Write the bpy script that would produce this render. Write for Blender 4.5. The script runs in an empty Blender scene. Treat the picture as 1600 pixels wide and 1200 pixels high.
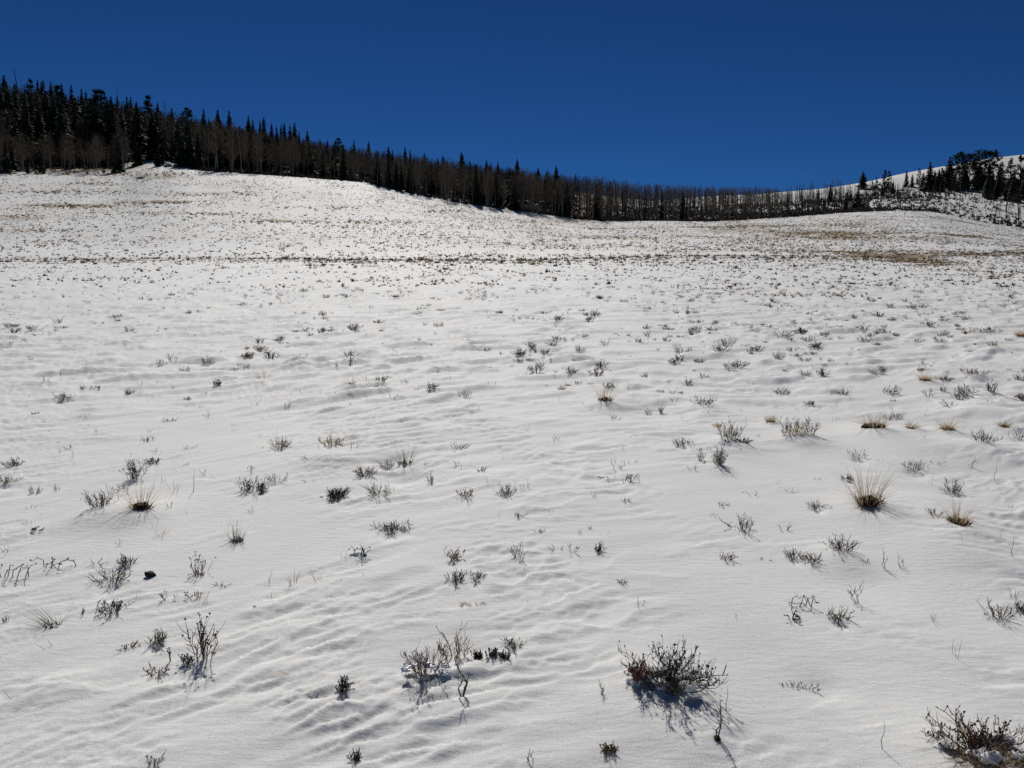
import bpy, math, random
import numpy as np
from mathutils import Vector

R = math.radians
rnd = random.Random(7)
rng = np.random.default_rng(7)
scene = bpy.context.scene

# ------------------------------------------------------------------ camera, sky, sun, exposure
PITCH = R(4.0)
FPX = 1200.0
CAM_Z = 1.6
SUN_EL, SUN_AZ = 44.0, 9.0            # degrees; azimuth to the left of straight ahead (+Y)

cam = bpy.data.cameras.new("camera")
cam.sensor_width = 36.0
cam.lens = FPX / 1600.0 * 36.0
cam.clip_start = 0.05
cam.clip_end = 30000.0
cam_ob = bpy.data.objects.new("camera", cam)
scene.collection.objects.link(cam_ob)
cam_ob.location = (0, 0, CAM_Z)
cam_ob.rotation_euler = (math.pi / 2 - PITCH, 0, 0)
scene.camera = cam_ob

world = bpy.data.worlds.new("World")
scene.world = world
world.use_nodes = True
wn = world.node_tree
wn.nodes.clear()
sky = wn.nodes.new("ShaderNodeTexSky")
sky.sky_type = 'NISHITA'
sky.sun_disc = False
sky.sun_elevation = R(SUN_EL)
sky.sun_rotation = R(-SUN_AZ)
sky.altitude = 3200.0
sky.air_density = 0.85
sky.dust_density = 0.0
sky.ozone_density = 4.0
gam = wn.nodes.new("ShaderNodeGamma")
gam.inputs[1].default_value = 1.35
bg = wn.nodes.new("ShaderNodeBackground")
bg.inputs[1].default_value = 0.055
wo = wn.nodes.new("ShaderNodeOutputWorld")
wn.links.new(sky.outputs[0], gam.inputs[0])
tint = wn.nodes.new("ShaderNodeMix"); tint.data_type = 'RGBA'; tint.blend_type = 'MULTIPLY'
tint.inputs["Factor"].default_value = 1.0
tint.inputs[7].default_value = (0.142, 0.328, 0.437, 1)      # deep blue of thin high-altitude air
wn.links.new(gam.outputs[0], tint.inputs[6])
wn.links.new(tint.outputs[2], bg.inputs[0])
wn.links.new(bg.outputs[0], wo.inputs[0])

sun = bpy.data.lights.new("sun", 'SUN')
sun.energy = 4.0
sun.angle = R(0.53)
sun.color = (1.0, 0.962, 0.895)
sun_ob = bpy.data.objects.new("sun", sun)
scene.collection.objects.link(sun_ob)
sd = Vector((-math.sin(R(SUN_AZ)) * math.cos(R(SUN_EL)), math.cos(R(SUN_AZ)) * math.cos(R(SUN_EL)), math.sin(R(SUN_EL))))
sun_ob.rotation_euler = sd.to_track_quat('Z', 'Y').to_euler()

scene.view_settings.view_transform = 'Standard'
scene.view_settings.look = 'None'
scene.view_settings.exposure = -0.22
scene.view_settings.gamma = 1.0
scene.view_settings.use_curve_mapping = False
scene.render.engine = 'CYCLES'
scene.cycles.max_bounces = 6
scene.cycles.diffuse_bounces = 5
scene.cycles.transparent_max_bounces = 8

# ------------------------------------------------------------------ small helpers
SP, CP = math.sin(PITCH), math.cos(PITCH)


def ray(x, y):
    """direction of the photo position (x, y): lateral and vertical tangent per metre of depth"""
    a = (np.asarray(x, float) - 800) / FPX
    v = (600 - np.asarray(y, float)) / FPX
    dy = CP + v * SP
    return a / dy, (-SP + v * CP) / dy


def proj_y(D, z):
    t = (z - CAM_Z) / D
    v = (t * CP + SP) / (CP - t * SP)
    return 600 - FPX * v


def proj_x(X, D, z):
    t = (z - CAM_Z) / D
    v = (t * CP + SP) / (CP - t * SP)
    return 800 + FPX * (X / D) * (CP + v * SP)


_perm = rng.permutation(4096).astype(np.int64)
_ga = rng.random(4096) * 2 * np.pi
_gx, _gy = np.cos(_ga), np.sin(_ga)


def noise(x, y, seed=0):
    """gradient noise, about -0.7..0.7"""
    x = np.asarray(x, float); y = np.asarray(y, float)
    xi = np.floor(x).astype(np.int64); yi = np.floor(y).astype(np.int64)
    xf = x - xi; yf = y - yi
    u = xf * xf * xf * (xf * (xf * 6 - 15) + 10)
    v = yf * yf * yf * (yf * (yf * 6 - 15) + 10)

    def g(ix, iy, dx, dy):
        h = _perm[(_perm[(ix + seed * 57) & 4095] + iy) & 4095]
        return _gx[h] * dx + _gy[h] * dy
    a = g(xi, yi, xf, yf); b = g(xi + 1, yi, xf - 1, yf)
    c = g(xi, yi + 1, xf, yf - 1); d = g(xi + 1, yi + 1, xf - 1, yf - 1)
    return (a + (b - a) * u) * (1 - v) + (c + (d - c) * u) * v


def sstep(a, b, x):
    t = np.clip((x - a) / (b - a), 0, 1)
    return t * t * (3 - 2 * t)


def curve(px, xs, ys):
    return np.interp(px, xs, ys)


# ------------------------------------------------------------------ the lie of the land
TVP = float(ray(800, 375)[1])
EDGE = ([0, 100, 200, 240, 290, 330, 430, 500, 570, 620, 700, 800, 900, 950, 1050, 1150, 1250, 1330, 1400, 1450, 1500, 1560, 1600],
        [276, 277, 273, 266, 264, 270, 277, 283, 287, 298, 312, 330, 345, 349, 347, 344, 340, 333, 330, 331, 341, 352, 358])
EDGE_D = ([-400, 0, 230, 560, 800, 950, 1200, 1400, 1600, 2000], [165, 172, 190, 190, 200, 212, 228, 236, 205, 200])
RIDGE = ([0, 100, 200, 300, 400, 500, 600, 700, 800, 900, 1000, 1100, 1200, 1335, 1465, 1562, 1600, 1800],
         [170, 180, 198, 214, 232, 250, 266, 280, 293, 307, 318, 316, 309, 293.5, 267.5, 254.5, 249, 232])
RIDGE_D = ([0, 400, 800, 1000, 1200, 1600], [330, 330, 320, 345, 410, 480])
SKYLINE = ([0, 60, 150, 230, 300, 400, 480, 560, 640, 720, 800, 900, 1000, 1100, 1200, 1240, 1300, 1340],
           [124, 131, 147, 160, 175, 195, 212, 225, 238, 247, 258, 272, 286, 290, 291, 294, 288, 280])


def nodes_for(u):
    """control depths and heights of the slope along bearings u"""
    px = 800 + FPX * u * 1.0
    pxc = np.clip(px, -300, 1900)
    for _ in range(2):
        pass
    De = curve(pxc, *EDGE_D); Dr = curve(pxc, *RIDGE_D)
    ye = sum(curve(pxc + k, *EDGE) for k in (-14, -7, 0, 7, 14)) / 5
    yr = sum(curve(pxc + k, *RIDGE) for k in (-20, 0, 20)) / 3
    te = ray(800, ye)[1]; tr = ray(800, yr)[1]
    ze = CAM_Z + te * De; zr = CAM_Z + tr * Dr
    z66 = 66 * TVP + 0 * De
    right = sstep(1150, 1400, pxc)
    Dm = De + (Dr - De) * 0.42
    ym = ye + (yr - ye) * (0.52 + 0.0 * right)
    zm = CAM_Z + ray(800, ym)[1] * Dm
    Ds = [0 * De, 20 + 0 * De, 50 + 0 * De, 66 + 0 * De, De, Dm, Dr, Dr + 120, Dr + 900]
    Zs = [0 * De, 20 * TVP + 0 * De, 50 * TVP + 0 * De, z66, ze, zm, zr, zr - 14, zr - 200]
    return np.array(Ds), np.array(Zs)


def base_height(X, Y):
    X = np.asarray(X, float); Y = np.asarray(Y, float)
    Yp = np.maximum(Y, 20.0)
    u = X / Yp
    Ds, Zs = nodes_for(u)
    K = len(Ds)
    d = np.diff(Zs, axis=0) / np.maximum(np.diff(Ds, axis=0), 1e-6)
    m = np.zeros_like(Zs)
    m[0] = d[0]; m[-1] = d[-1]
    for k in range(1, K - 1):
        a, b = d[k - 1], d[k]
        same = (a * b) > 0
        m[k] = np.where(same, 2 * a * b / np.where(same, a + b, 1), 0)
    out = Y * TVP
    for k in range(1, K - 1):
        h = Ds[k + 1] - Ds[k]
        t = (Y - Ds[k]) / h
        ins = (t >= 0) & (t < 1)
        tt = np.clip(t, 0, 1)
        val = ((2 * tt ** 3 - 3 * tt ** 2 + 1) * Zs[k] + (tt ** 3 - 2 * tt ** 2 + tt) * h * m[k]
               + (-2 * tt ** 3 + 3 * tt ** 2) * Zs[k + 1] + (tt ** 3 - tt ** 2) * h * m[k + 1])
        out = np.where(ins, val, out)
    out = np.where(Y >= Ds[-1], Zs[-1] - 0.1 * (Y - Ds[-1]), out)
    return out


def hit_base(x, y):
    """where on the smooth slope the photo position (x, y) lies"""
    u, t = ray(x, y)
    D = np.exp(np.linspace(math.log(1.2), math.log(470), 1600))
    z = base_height(u * D, D)
    f = z - (CAM_Z + t * D)
    i = int(np.argmax(f >= 0)) if (f >= 0).any() else len(D) - 1
    if i == 0:
        return float(u * D[0]), float(D[0])
    f0, f1 = f[i - 1], f[i]
    k = -f0 / (f1 - f0) if f1 != f0 else 1
    k = min(max(k, 0), 1)
    d = D[i - 1] + (D[i] - D[i - 1]) * k
    return float(u * d), float(d)


TRACK = [(-500, 402), (0, 404), (200, 404), (400, 405.5), (600, 406.5), (800, 408), (900, 406), (1000, 404), (1200, 402), (1400, 400), (1500, 398), (1600, 391), (1800, 388)]
_tp = np.array([hit_base(x, y) for x, y in TRACK])
TRACK2 = [(900, 366), (1100, 368), (1250, 372), (1330, 376.5), (1600, 382.5), (1800, 385)]
_tp2 = np.array([hit_base(x, y) for x, y in TRACK2])


def track_y(X):
    return np.interp(X, _tp[:, 0], _tp[:, 1])


MOUNDS = []          # (x, y, radius_x, radius_y, height): drifts and scoured hollows beside plants


def cells(a, b, seed):
    """squared distance to the nearest scattered centre and how far behind it one stands"""
    ai = np.floor(a).astype(np.int64); bi = np.floor(b).astype(np.int64)
    best = np.full(np.shape(a), 9.0); tb = np.zeros(np.shape(a))
    for da in (-1, 0, 1):
        for db in (-1, 0, 1):
            h = _perm[(_perm[(ai + da + seed * 131) & 4095] + bi + db) & 4095]
            ca = ai + da + 0.15 + 0.7 * (h & 63) / 63.0; cb = bi + db + 0.15 + 0.7 * (h >> 6) / 63.0
            d = (a - ca) ** 2 + (b - cb) ** 2
            q = d < best
            best = np.where(q, d, best); tb = np.where(q, b - cb, tb)
    return best, tb


def rough_mask(X, Y):
    """where the wind has carved the crust (1) and where it lies smooth (0)"""
    D = np.maximum(Y, 1.0)
    px = 800 + FPX * X / D
    py = 375 + 1.6 * FPX / D
    m = 0.48 + 0.9 * noise(X / 1.9 + 3.3, Y / 2.6, 11)
    m = m + 0.5 * np.exp(-((px - 780) / 380) ** 2) * np.exp(-((py - 950) / 230) ** 2)
    m = m + 0.12 * np.exp(-((px - 480) / 230) ** 2) * np.exp(-((py - 1020) / 130) ** 2)
    m = m + 0.6 * np.exp(-((px - 560) / 260) ** 2) * np.exp(-((py - 590) / 60) ** 2)
    m = m - 0.9 * np.exp(-((px - 330) / 230) ** 2) * np.exp(-((py - 830) / 70) ** 2)
    m = m - 0.7 * np.exp(-((px - 1330) / 260) ** 2) * np.exp(-((py - 1050) / 230) ** 2)
    m = m - 0.6 * np.exp(-((px - 1150) / 160) ** 2) * np.exp(-((py - 770) / 60) ** 2)
    return np.clip(m, 0.04, 1.25)


def detail_height(X, Y):
    near = 1 - sstep(22, 60, Y)
    h = 0.05 * noise(X / 5.5, Y / 6.5, 1) + 0.5 * noise(X / 28, Y / 34, 2) * sstep(25, 90, Y)
    h = h + 1.4 * noise(X / 60, Y / 40, 3) * sstep(90, 170, Y)
    h = h + 0.05 * noise(X / 1.7, Y / 2.3, 4) * sstep(3, 20, Y)
    # wind direction turns slightly across the field
    th = R(30)
    s = X * math.cos(th) + Y * math.sin(th)
    Xq = np.clip(X, -3, 3)
    t = -X * math.sin(th) + Y * math.cos(th) + 0.10 * Xq * Xq + 0.12 * X
    wx = noise(s / 0.9, t / 0.9, 5); wy = noise(s / 1.1, t / 0.7, 6)
    s2 = s + 0.35 * wx; t2 = t + 0.16 * wy
    mk = rough_mask(X, Y)
    # long low wind streaks
    a = noise(s2 / 0.95, t2 / 0.24, 7); b = noise(s2 / 0.42, t2 / 0.10, 8); b2 = noise(s2 / 0.20, t2 / 0.035, 18)
    h = h + near * (0.007 * a + 0.006 * b) * (0.25 + mk)
    # scoured hollows with sharp rims: each cell is a small bowl falling towards the viewer
    n1 = noise(s / 0.75, t / 0.42, 9)
    far = sstep(12, 30, Y)
    for (cs, ct, amp, tilt, sd_, lo) in ((0.34, 0.18, 0.016, 0.024, 1, 0.0), (0.15, 0.08, 0.010, 0.017, 2, -0.06), (0.80, 0.42, 0.016, 0.02, 3, 0.02), (0.085, 0.05, 0.007, 0.011, 4, -0.02)):
        d, tc = cells((s + 0.30 * wx + 0.07 * b) / cs, (t + 0.20 * wy + 0.08 * b + 0.02 * b2) / ct, sd_)
        g = sstep(lo, lo + 0.30, 1.25 * noise(s / 0.55 + 9 * sd_, t / 0.42, 12 + sd_) + 0.42 * (mk - 0.5)) * np.clip(mk + .25, 0, 1.15)
        h = h + near * g * (amp * np.minimum(d, 0.9) ** 1.15 + tilt * tc * (1 - sstep(0.05, 0.55, d)))
        if sd_ == 1:
            h = h + near * g * 0.0045 * b2 * (1 - sstep(5, 14, Y))
    # crust further out: longer drifts seen edge on
    c = noise(s / 0.8, t / 0.33, 15)
    h = h + (0.05 * sstep(0.12, 0.32, c) + 0.03 * sstep(0.15, 0.3, noise(s / 0.7 + 5, t / 0.22, 19))) * sstep(5, 10, Y) * (1 - sstep(35, 80, Y)) * (0.4 + 0.6 * mk)
    # the track: a shallow shelf with a low cut bank on its far side
    dt = Y - track_y(X)
    wob = 0.6 * noise(X / 4, Y * 0, 16)
    h = h + 0.13 * sstep(-0.25, 0.35, dt + wob * 0.4) * (1 - sstep(4, 14, dt)) - 0.07 * np.exp(-((dt + 2.0) / 0.5) ** 2)
    d2 = Y - np.interp(X, _tp2[:, 0], _tp2[:, 1], left=-999, right=999)
    h = h + 0.30 * sstep(-0.6, 0.6, d2) * (1 - sstep(6, 24, d2))
    for (mx, my, rx, ry, mh) in MOUNDS:
        if np.ndim(X) > 0 and np.size(X) > 5000:
            q = (np.abs(X - mx) < 3.2 * rx) & (np.abs(Y - my) < 3.2 * ry)
            if q.any():
                h[q] += mh * np.exp(-((X[q] - mx) / rx) ** 2 - ((Y[q] - my) / ry) ** 2)
        else:
            h = h + mh * np.exp(-((X - mx) / rx) ** 2 - ((Y - my) / ry) ** 2)
    return h


_h0 = 0.0


def height(X, Y):
    X = np.asarray(X, float); Y = np.asarray(Y, float)
    return base_height(X, Y) + detail_height(X, Y) - _h0


def spot(x, y):
    X, D = hit_base(x, y)
    return X, D, float(height(np.array([X]), np.array([D]))[0])


# ------------------------------------------------------------------ materials
def new_mat(name):
    m = bpy.data.materials.new(name)
    m.use_nodes = True
    return m, m.node_tree, m.node_tree.nodes["Principled BSDF"]


def plain(name, col, rough=0.8, var=0.35, scale=30.0, transl=0.0, spec=0.2):
    m, nt, b = new_mat(name)
    b.inputs["Roughness"].default_value = rough
    b.inputs["Specular IOR Level"].default_value = spec
    tc = nt.nodes.new("ShaderNodeTexCoord")
    nz = nt.nodes.new("ShaderNodeTexNoise"); nz.inputs["Scale"].default_value = scale
    nz.inputs["Detail"].default_value = 3
    oi = nt.nodes.new("ShaderNodeObjectInfo")
    add = nt.nodes.new("ShaderNodeMath"); add.operation = 'MULTIPLY_ADD'
    add.inputs[1].default_value = 0.5
    nt.links.new(tc.outputs["Object"], nz.inputs["Vector"])
    nt.links.new(oi.outputs["Random"], add.inputs[0])
    nt.links.new(nz.outputs["Fac"], add.inputs[2])
    mr = nt.nodes.new("ShaderNodeMapRange")
    mr.inputs["From Min"].default_value = 0.35; mr.inputs["From Max"].default_value = 1.15
    mr.inputs["To Min"].default_value = 1 - var; mr.inputs["To Max"].default_value = 1 + var
    nt.links.new(add.outputs[0], mr.inputs["Value"])
    mul = nt.nodes.new("ShaderNodeMix"); mul.data_type = 'RGBA'; mul.blend_type = 'MULTIPLY'
    mul.inputs["Factor"].default_value = 1.0
    mul.inputs[6].default_value = (*col, 1)
    comb = nt.nodes.new("ShaderNodeCombineColor")
    for k in range(3):
        nt.links.new(mr.outputs[0], comb.inputs[k])
    nt.links.new(comb.outputs[0], mul.inputs[7])
    nt.links.new(mul.outputs[2], b.inputs["Base Color"])
    if transl > 0:
        tr = nt.nodes.new("ShaderNodeBsdfTranslucent")
        nt.links.new(mul.outputs[2], tr.inputs["Color"])
        mx = nt.nodes.new("ShaderNodeMixShader"); mx.inputs[0].default_value = transl
        out = nt.nodes["Material Output"]
        nt.links.new(b.outputs[0], mx.inputs[1]); nt.links.new(tr.outputs[0], mx.inputs[2])
        nt.links.new(mx.outputs[0], out.inputs["Surface"])
    return m


M = {
    'sage_stem': plain("sage_stem", (0.12, 0.098, 0.08), 0.85, 0.4, 60),
    'sage_leaf': plain("sage_leaf", (0.16, 0.13, 0.095), 0.85, 0.45, 60, 0.3),
    'grey_leaf': plain("grey_leaf", (0.24, 0.21, 0.165), 0.85, 0.4, 60, 0.3),
    'red_leaf': plain("red_leaf", (0.20, 0.095, 0.06), 0.8, 0.45, 70, 0.2),
    'dark_leaf': plain("dark_leaf", (0.05, 0.038, 0.03), 0.85, 0.4, 70),
    'tan_leaf': plain("tan_leaf", (0.46, 0.31, 0.15), 0.8, 0.35, 70, 0.4),
    'straw': plain("straw", (0.52, 0.40, 0.25), 0.65, 0.3, 40, 0.5),
    'pale_straw': plain("pale_straw", (0.58, 0.50, 0.38), 0.7, 0.3, 40, 0.5),
    'brown_straw': plain("brown_straw", (0.26, 0.16, 0.08), 0.75, 0.4, 40, 0.25),
    'green_grass': plain("green_grass", (0.13, 0.11, 0.055), 0.8, 0.4, 40, 0.2),
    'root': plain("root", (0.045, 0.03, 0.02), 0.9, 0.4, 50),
    'bark_pale': plain("bark_pale", (0.25, 0.22, 0.18), 0.85, 0.4, 2.0),
    'bark_dark': plain("bark_dark", (0.06, 0.045, 0.036), 0.9, 0.4, 3.0),
    'twig_brown': plain("twig_brown", (0.105, 0.08, 0.058), 0.85, 0.4, 1.0, 0.2),
    'twig_grey': plain("twig_grey", (0.12, 0.10, 0.085), 0.85, 0.35, 1.0),
    'char': plain("char", (0.045, 0.038, 0.034), 0.9, 0.4, 2.0),
    'needle': plain("needle", (0.026, 0.034, 0.022), 0.8, 0.45, 1.5, 0.08),
    'pine_needle': plain("pine_needle", (0.030, 0.038, 0.020), 0.8, 0.45, 1.5, 0.08),
    'stone': plain("stone", (0.035, 0.030, 0.028), 0.85, 0.3, 60),
    'ice': None, 'snow': None,
}
m, nt, b = new_mat("ice")
b.inputs["Base Color"].default_value = (0.92, 0.94, 0.96, 1)
b.inputs["Roughness"].default_value = 0.12
b.inputs["Specular IOR Level"].default_value = 0.6
tc = nt.nodes.new("ShaderNodeTexCoord")
nz = nt.nodes.new("ShaderNodeTexNoise"); nz.inputs["Scale"].default_value = 120
bp = nt.nodes.new("ShaderNodeBump"); bp.inputs["Strength"].default_value = 0.6; bp.inputs["Distance"].default_value = 0.004
nt.links.new(tc.outputs["Object"], nz.inputs["Vector"]); nt.links.new(nz.outputs[0], bp.inputs["Height"])
nt.links.new(bp.outputs[0], b.inputs["Normal"])
M['ice'] = m


def snow_material():
    m, nt, b = new_mat("snow")
    N, L = nt.nodes, nt.links
    geo = N.new("ShaderNodeNewGeometry")
    b.inputs["Roughness"].default_value = 0.74
    b.inputs["Specular IOR Level"].default_value = 0.24
    b.inputs["Subsurface Weight"].default_value = 0.75
    b.inputs["Subsurface Radius"].default_value = (1.0, 0.95, 0.9)
    b.inputs["Subsurface Scale"].default_value = 0.026
    # soft tone of packed and fresh snow
    n0 = N.new("ShaderNodeTexNoise"); n0.inputs["Scale"].default_value = 0.9; n0.inputs["Detail"].default_value = 4
    L.new(geo.outputs["Position"], n0.inputs["Vector"])
    r0 = N.new("ShaderNodeValToRGB")
    r0.color_ramp.elements[0].position = 0.3; r0.color_ramp.elements[0].color = (0.755, 0.755, 0.75, 1)
    r0.color_ramp.elements[1].position = 0.7; r0.color_ramp.elements[1].color = (0.84, 0.84, 0.825, 1)
    L.new(n0.outputs["Fac"], r0.inputs[0])
    # crystal grain
    n1 = N.new("ShaderNodeTexNoise"); n1.inputs["Scale"].default_value = 190; n1.inputs["Detail"].default_value = 2
    L.new(geo.outputs["Position"], n1.inputs["Vector"])
    mr = N.new("ShaderNodeMapRange"); mr.inputs["From Min"].default_value = 0.3; mr.inputs["From Max"].default_value = 0.7
    mr.inputs["To Min"].default_value = 0.84; mr.inputs["To Max"].default_value = 1.08
    L.new(n1.outputs["Fac"], mr.inputs["Value"])
    g = N.new("ShaderNodeMix"); g.data_type = 'RGBA'; g.blend_type = 'MULTIPLY'; g.inputs["Factor"].default_value = 1
    L.new(r0.outputs[0], g.inputs[6]); L.new(mr.outputs[0], g.inputs[7])
    # small flecks: blades and earth through thin snow, painted shade under the trees
    at = N.new("ShaderNodeAttribute"); at.attribute_name = "cover_shade"
    sp = N.new("ShaderNodeTexNoise"); sp.inputs["Scale"].default_value = 3.0; sp.inputs["Detail"].default_value = 5
    sp.inputs["Roughness"].default_value = 0.75
    L.new(geo.outputs["Position"], sp.inputs["Vector"])
    th = N.new("ShaderNodeMath"); th.operation = 'MULTIPLY_ADD'; th.inputs[1].default_value = -0.30; th.inputs[2].default_value = 0.74
    L.new(at.outputs["Fac"], th.inputs[0])
    sub = N.new("ShaderNodeMath"); sub.operation = 'SUBTRACT'
    L.new(sp.outputs["Fac"], sub.inputs[0]); L.new(th.outputs[0], sub.inputs[1])
    m2 = N.new("ShaderNodeMapRange"); m2.inputs["From Min"].default_value = 0.0; m2.inputs["From Max"].default_value = 0.07
    L.new(sub.outputs[0], m2.inputs["Value"])
    gt = N.new("ShaderNodeMath"); gt.operation = 'MULTIPLY'
    st = N.new("ShaderNodeMapRange"); st.inputs["From Min"].default_value = 0.01; st.inputs["From Max"].default_value = 0.12
    L.new(at.outputs["Fac"], st.inputs["Value"])
    L.new(m2.outputs[0], gt.inputs[0]); L.new(st.outputs[0], gt.inputs[1])
    gc = N.new("ShaderNodeTexNoise"); gc.inputs["Scale"].default_value = 0.35
    L.new(geo.outputs["Position"], gc.inputs["Vector"])
    gr = N.new("ShaderNodeValToRGB")
    gr.color_ramp.elements[0].position = 0.4; gr.color_ramp.elements[0].color = (0.13, 0.105, 0.075, 1)
    gr.color_ramp.elements[1].position = 0.62; gr.color_ramp.elements[1].color = (0.34, 0.24, 0.13, 1)
    L.new(gc.outputs["Fac"], gr.inputs[0])
    mx = N.new("ShaderNodeMix"); mx.data_type = 'RGBA'
    L.new(gt.outputs[0], mx.inputs["Factor"]); L.new(g.outputs[2], mx.inputs[6]); L.new(gr.outputs[0], mx.inputs[7])
    L.new(mx.outputs[2], b.inputs["Base Color"])
    # relief below the size of the mesh
    mp = N.new("ShaderNodeMapping"); mp.inputs["Rotation"].default_value = (0, 0, R(-30)); mp.inputs["Scale"].default_value = (13, 42, 13)
    L.new(geo.outputs["Position"], mp.inputs["Vector"])
    b1 = N.new("ShaderNodeTexNoise"); b1.inputs["Scale"].default_value = 1.0; b1.inputs["Detail"].default_value = 5; b1.inputs["Roughness"].default_value = 0.6
    L.new(mp.outputs[0], b1.inputs["Vector"])
    bp1 = N.new("ShaderNodeBump"); bp1.inputs["Strength"].default_value = 0.42; bp1.inputs["Distance"].default_value = 0.012
    L.new(b1.outputs["Fac"], bp1.inputs["Height"])
    b2 = N.new("ShaderNodeTexNoise"); b2.inputs["Scale"].default_value = 230; b2.inputs["Detail"].default_value = 3
    L.new(geo.outputs["Position"], b2.inputs["Vector"])
    bp2 = N.new("ShaderNodeBump"); bp2.inputs["Strength"].default_value = 0.5; bp2.inputs["Distance"].default_value = 0.003
    L.new(b2.outputs["Fac"], bp2.inputs["Height"]); L.new(bp1.outputs[0], bp2.inputs["Normal"])
    L.new(bp2.outputs[0], b.inputs["Normal"])
    return m


M['snow'] = snow_material()


# ------------------------------------------------------------------ mesh building
class Geo:
    def __init__(s):
        s.v = []; s.f = []; s.n = 0

    def add(s, V, F):
        s.v.append(np.asarray(V, float).reshape(-1, 3))
        s.f.append(np.asarray(F, np.int64).reshape(-1, 3) + s.n)
        s.n += len(s.v[-1])

    def tri(s, a, b, c):
        s.add([a, b, c], [[0, 1, 2]])

    def tube(s, pts, rad, sides=3, cap=True):
        pts = np.asarray(pts, float); n = len(pts)
        rad = np.asarray(rad, float) * np.ones(n)
        d = np.gradient(pts, axis=0)
        d /= np.maximum(np.linalg.norm(d, axis=1, keepdims=True), 1e-9)
        up = np.array([0.31, 0.2, 0.93]) if abs(d[0][2]) < 0.8 else np.array([0.95, 0.3, 0.05])
        a = np.cross(d, up); a /= np.maximum(np.linalg.norm(a, axis=1, keepdims=True), 1e-9)
        b = np.cross(d, a)
        ang = np.arange(sides) * 2 * np.pi / sides
        V = (pts[:, None, :] + rad[:, None, None] * (np.cos(ang)[None, :, None] * a[:, None, :] + np.sin(ang)[None, :, None] * b[:, None, :])).reshape(-1, 3)
        F = []
        for i in range(n - 1):
            for j in range(sides):
                p, q = i * sides + j, i * sides + (j + 1) % sides
                F += [[p, q, q + sides], [p, q + sides, p + sides]]
        if cap and sides > 3:
            for j in range(1, sides - 1):
                F.append([(n - 1) * sides, (n - 1) * sides + j, (n - 1) * sides + j + 1])
        s.add(V, F)

    def blade(s, pts, w, side):
        """a flat tapering strip along pts"""
        pts = np.asarray(pts, float); n = len(pts)
        side = np.asarray(side, float)
        V = []; F = []
        for i in range(n - 1):
            k = w * (1 - 0.75 * i / (n - 1))
            V += [pts[i] - side * k, pts[i] + side * k]
        V.append(pts[-1])
        for i in range(n - 2):
            a = 2 * i
            F += [[a, a + 1, a + 3], [a, a + 3, a + 2]]
        F.append([2 * (n - 2), 2 * (n - 2) + 1, 2 * (n - 1)])
        s.add(V, F)

    def arrays(s):
        if not s.v:
            return np.zeros((0, 3)), np.zeros((0, 3), np.int64)
        return np.vstack(s.v), np.vstack(s.f)


def to_mesh(name, V, F, mats, midx=None, smooth=False):
    me = bpy.data.meshes.new(name)
    V = np.ascontiguousarray(V, np.float32); F = np.ascontiguousarray(F, np.int32)
    me.vertices.add(len(V)); me.vertices.foreach_set("co", V.ravel())
    me.loops.add(F.size); me.loops.foreach_set("vertex_index", F.ravel())
    me.polygons.add(len(F))
    me.polygons.foreach_set("loop_start", np.arange(0, F.size, F.shape[1], dtype=np.int32))
    for mm in mats:
        me.materials.append(mm)
    if midx is not None:
        me.polygons.foreach_set("material_index", np.ascontiguousarray(midx, np.int32))
    me.polygons.foreach_set("use_smooth", np.full(len(F), smooth, dtype=bool))
    me.update(calc_edges=True)
    return me


COL = scene.collection


def link(name, me, parent=None, loc=None):
    o = bpy.data.objects.new(name, me)
    COL.objects.link(o)
    if parent is not None:
        o.parent = parent
    if loc is not None:
        o.location = loc
    return o


def tag(o, label=None, cat=None, group=None, kind=None):
    if label: o["label"] = label
    if cat: o["category"] = cat
    if group: o["group"] = group
    if kind: o["kind"] = kind
    return o


def geo_mesh(name, g, mat, smooth=False):
    V, F = g.arrays()
    return to_mesh(name, V, F, [mat], smooth=smooth)


def thing(name, label, cat, loc, rz=0.0, sc=1.0, group=None):
    o = link(name, None, loc=loc)
    o.rotation_euler = (0, 0, rz)
    o.scale = sc if hasattr(sc, '__len__') else (sc, sc, sc)
    return tag(o, label, cat, group)


def unit(v):
    v = np.asarray(v, float)
    return v / max(np.linalg.norm(v), 1e-9)


# ------------------------------------------------------------------ plants of the meadow (unit size: about 1 m across, scaled down)
def rdir(r, lean_lo, lean_hi):
    a = r.uniform(0, 2 * math.pi); l = r.uniform(lean_lo, lean_hi)
    return np.array([math.cos(a) * math.sin(l), math.sin(a) * math.sin(l), math.cos(l)])


def leafnub(g, p, d, r, L, w):
    side = unit(np.cross(d, [r.uniform(-1, 1), r.uniform(-1, 1), r.uniform(-1, 1)]))
    d2 = unit(d + 0.7 * side * r.choice((-1, 1)))
    s2 = unit(np.cross(d2, side + 0.3))
    g.add([p, p + d2 * L * 0.5 + s2 * w, p + d2 * L, p + d2 * L * 0.5 - s2 * w], [[0, 1, 2], [0, 2, 3]])


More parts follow.
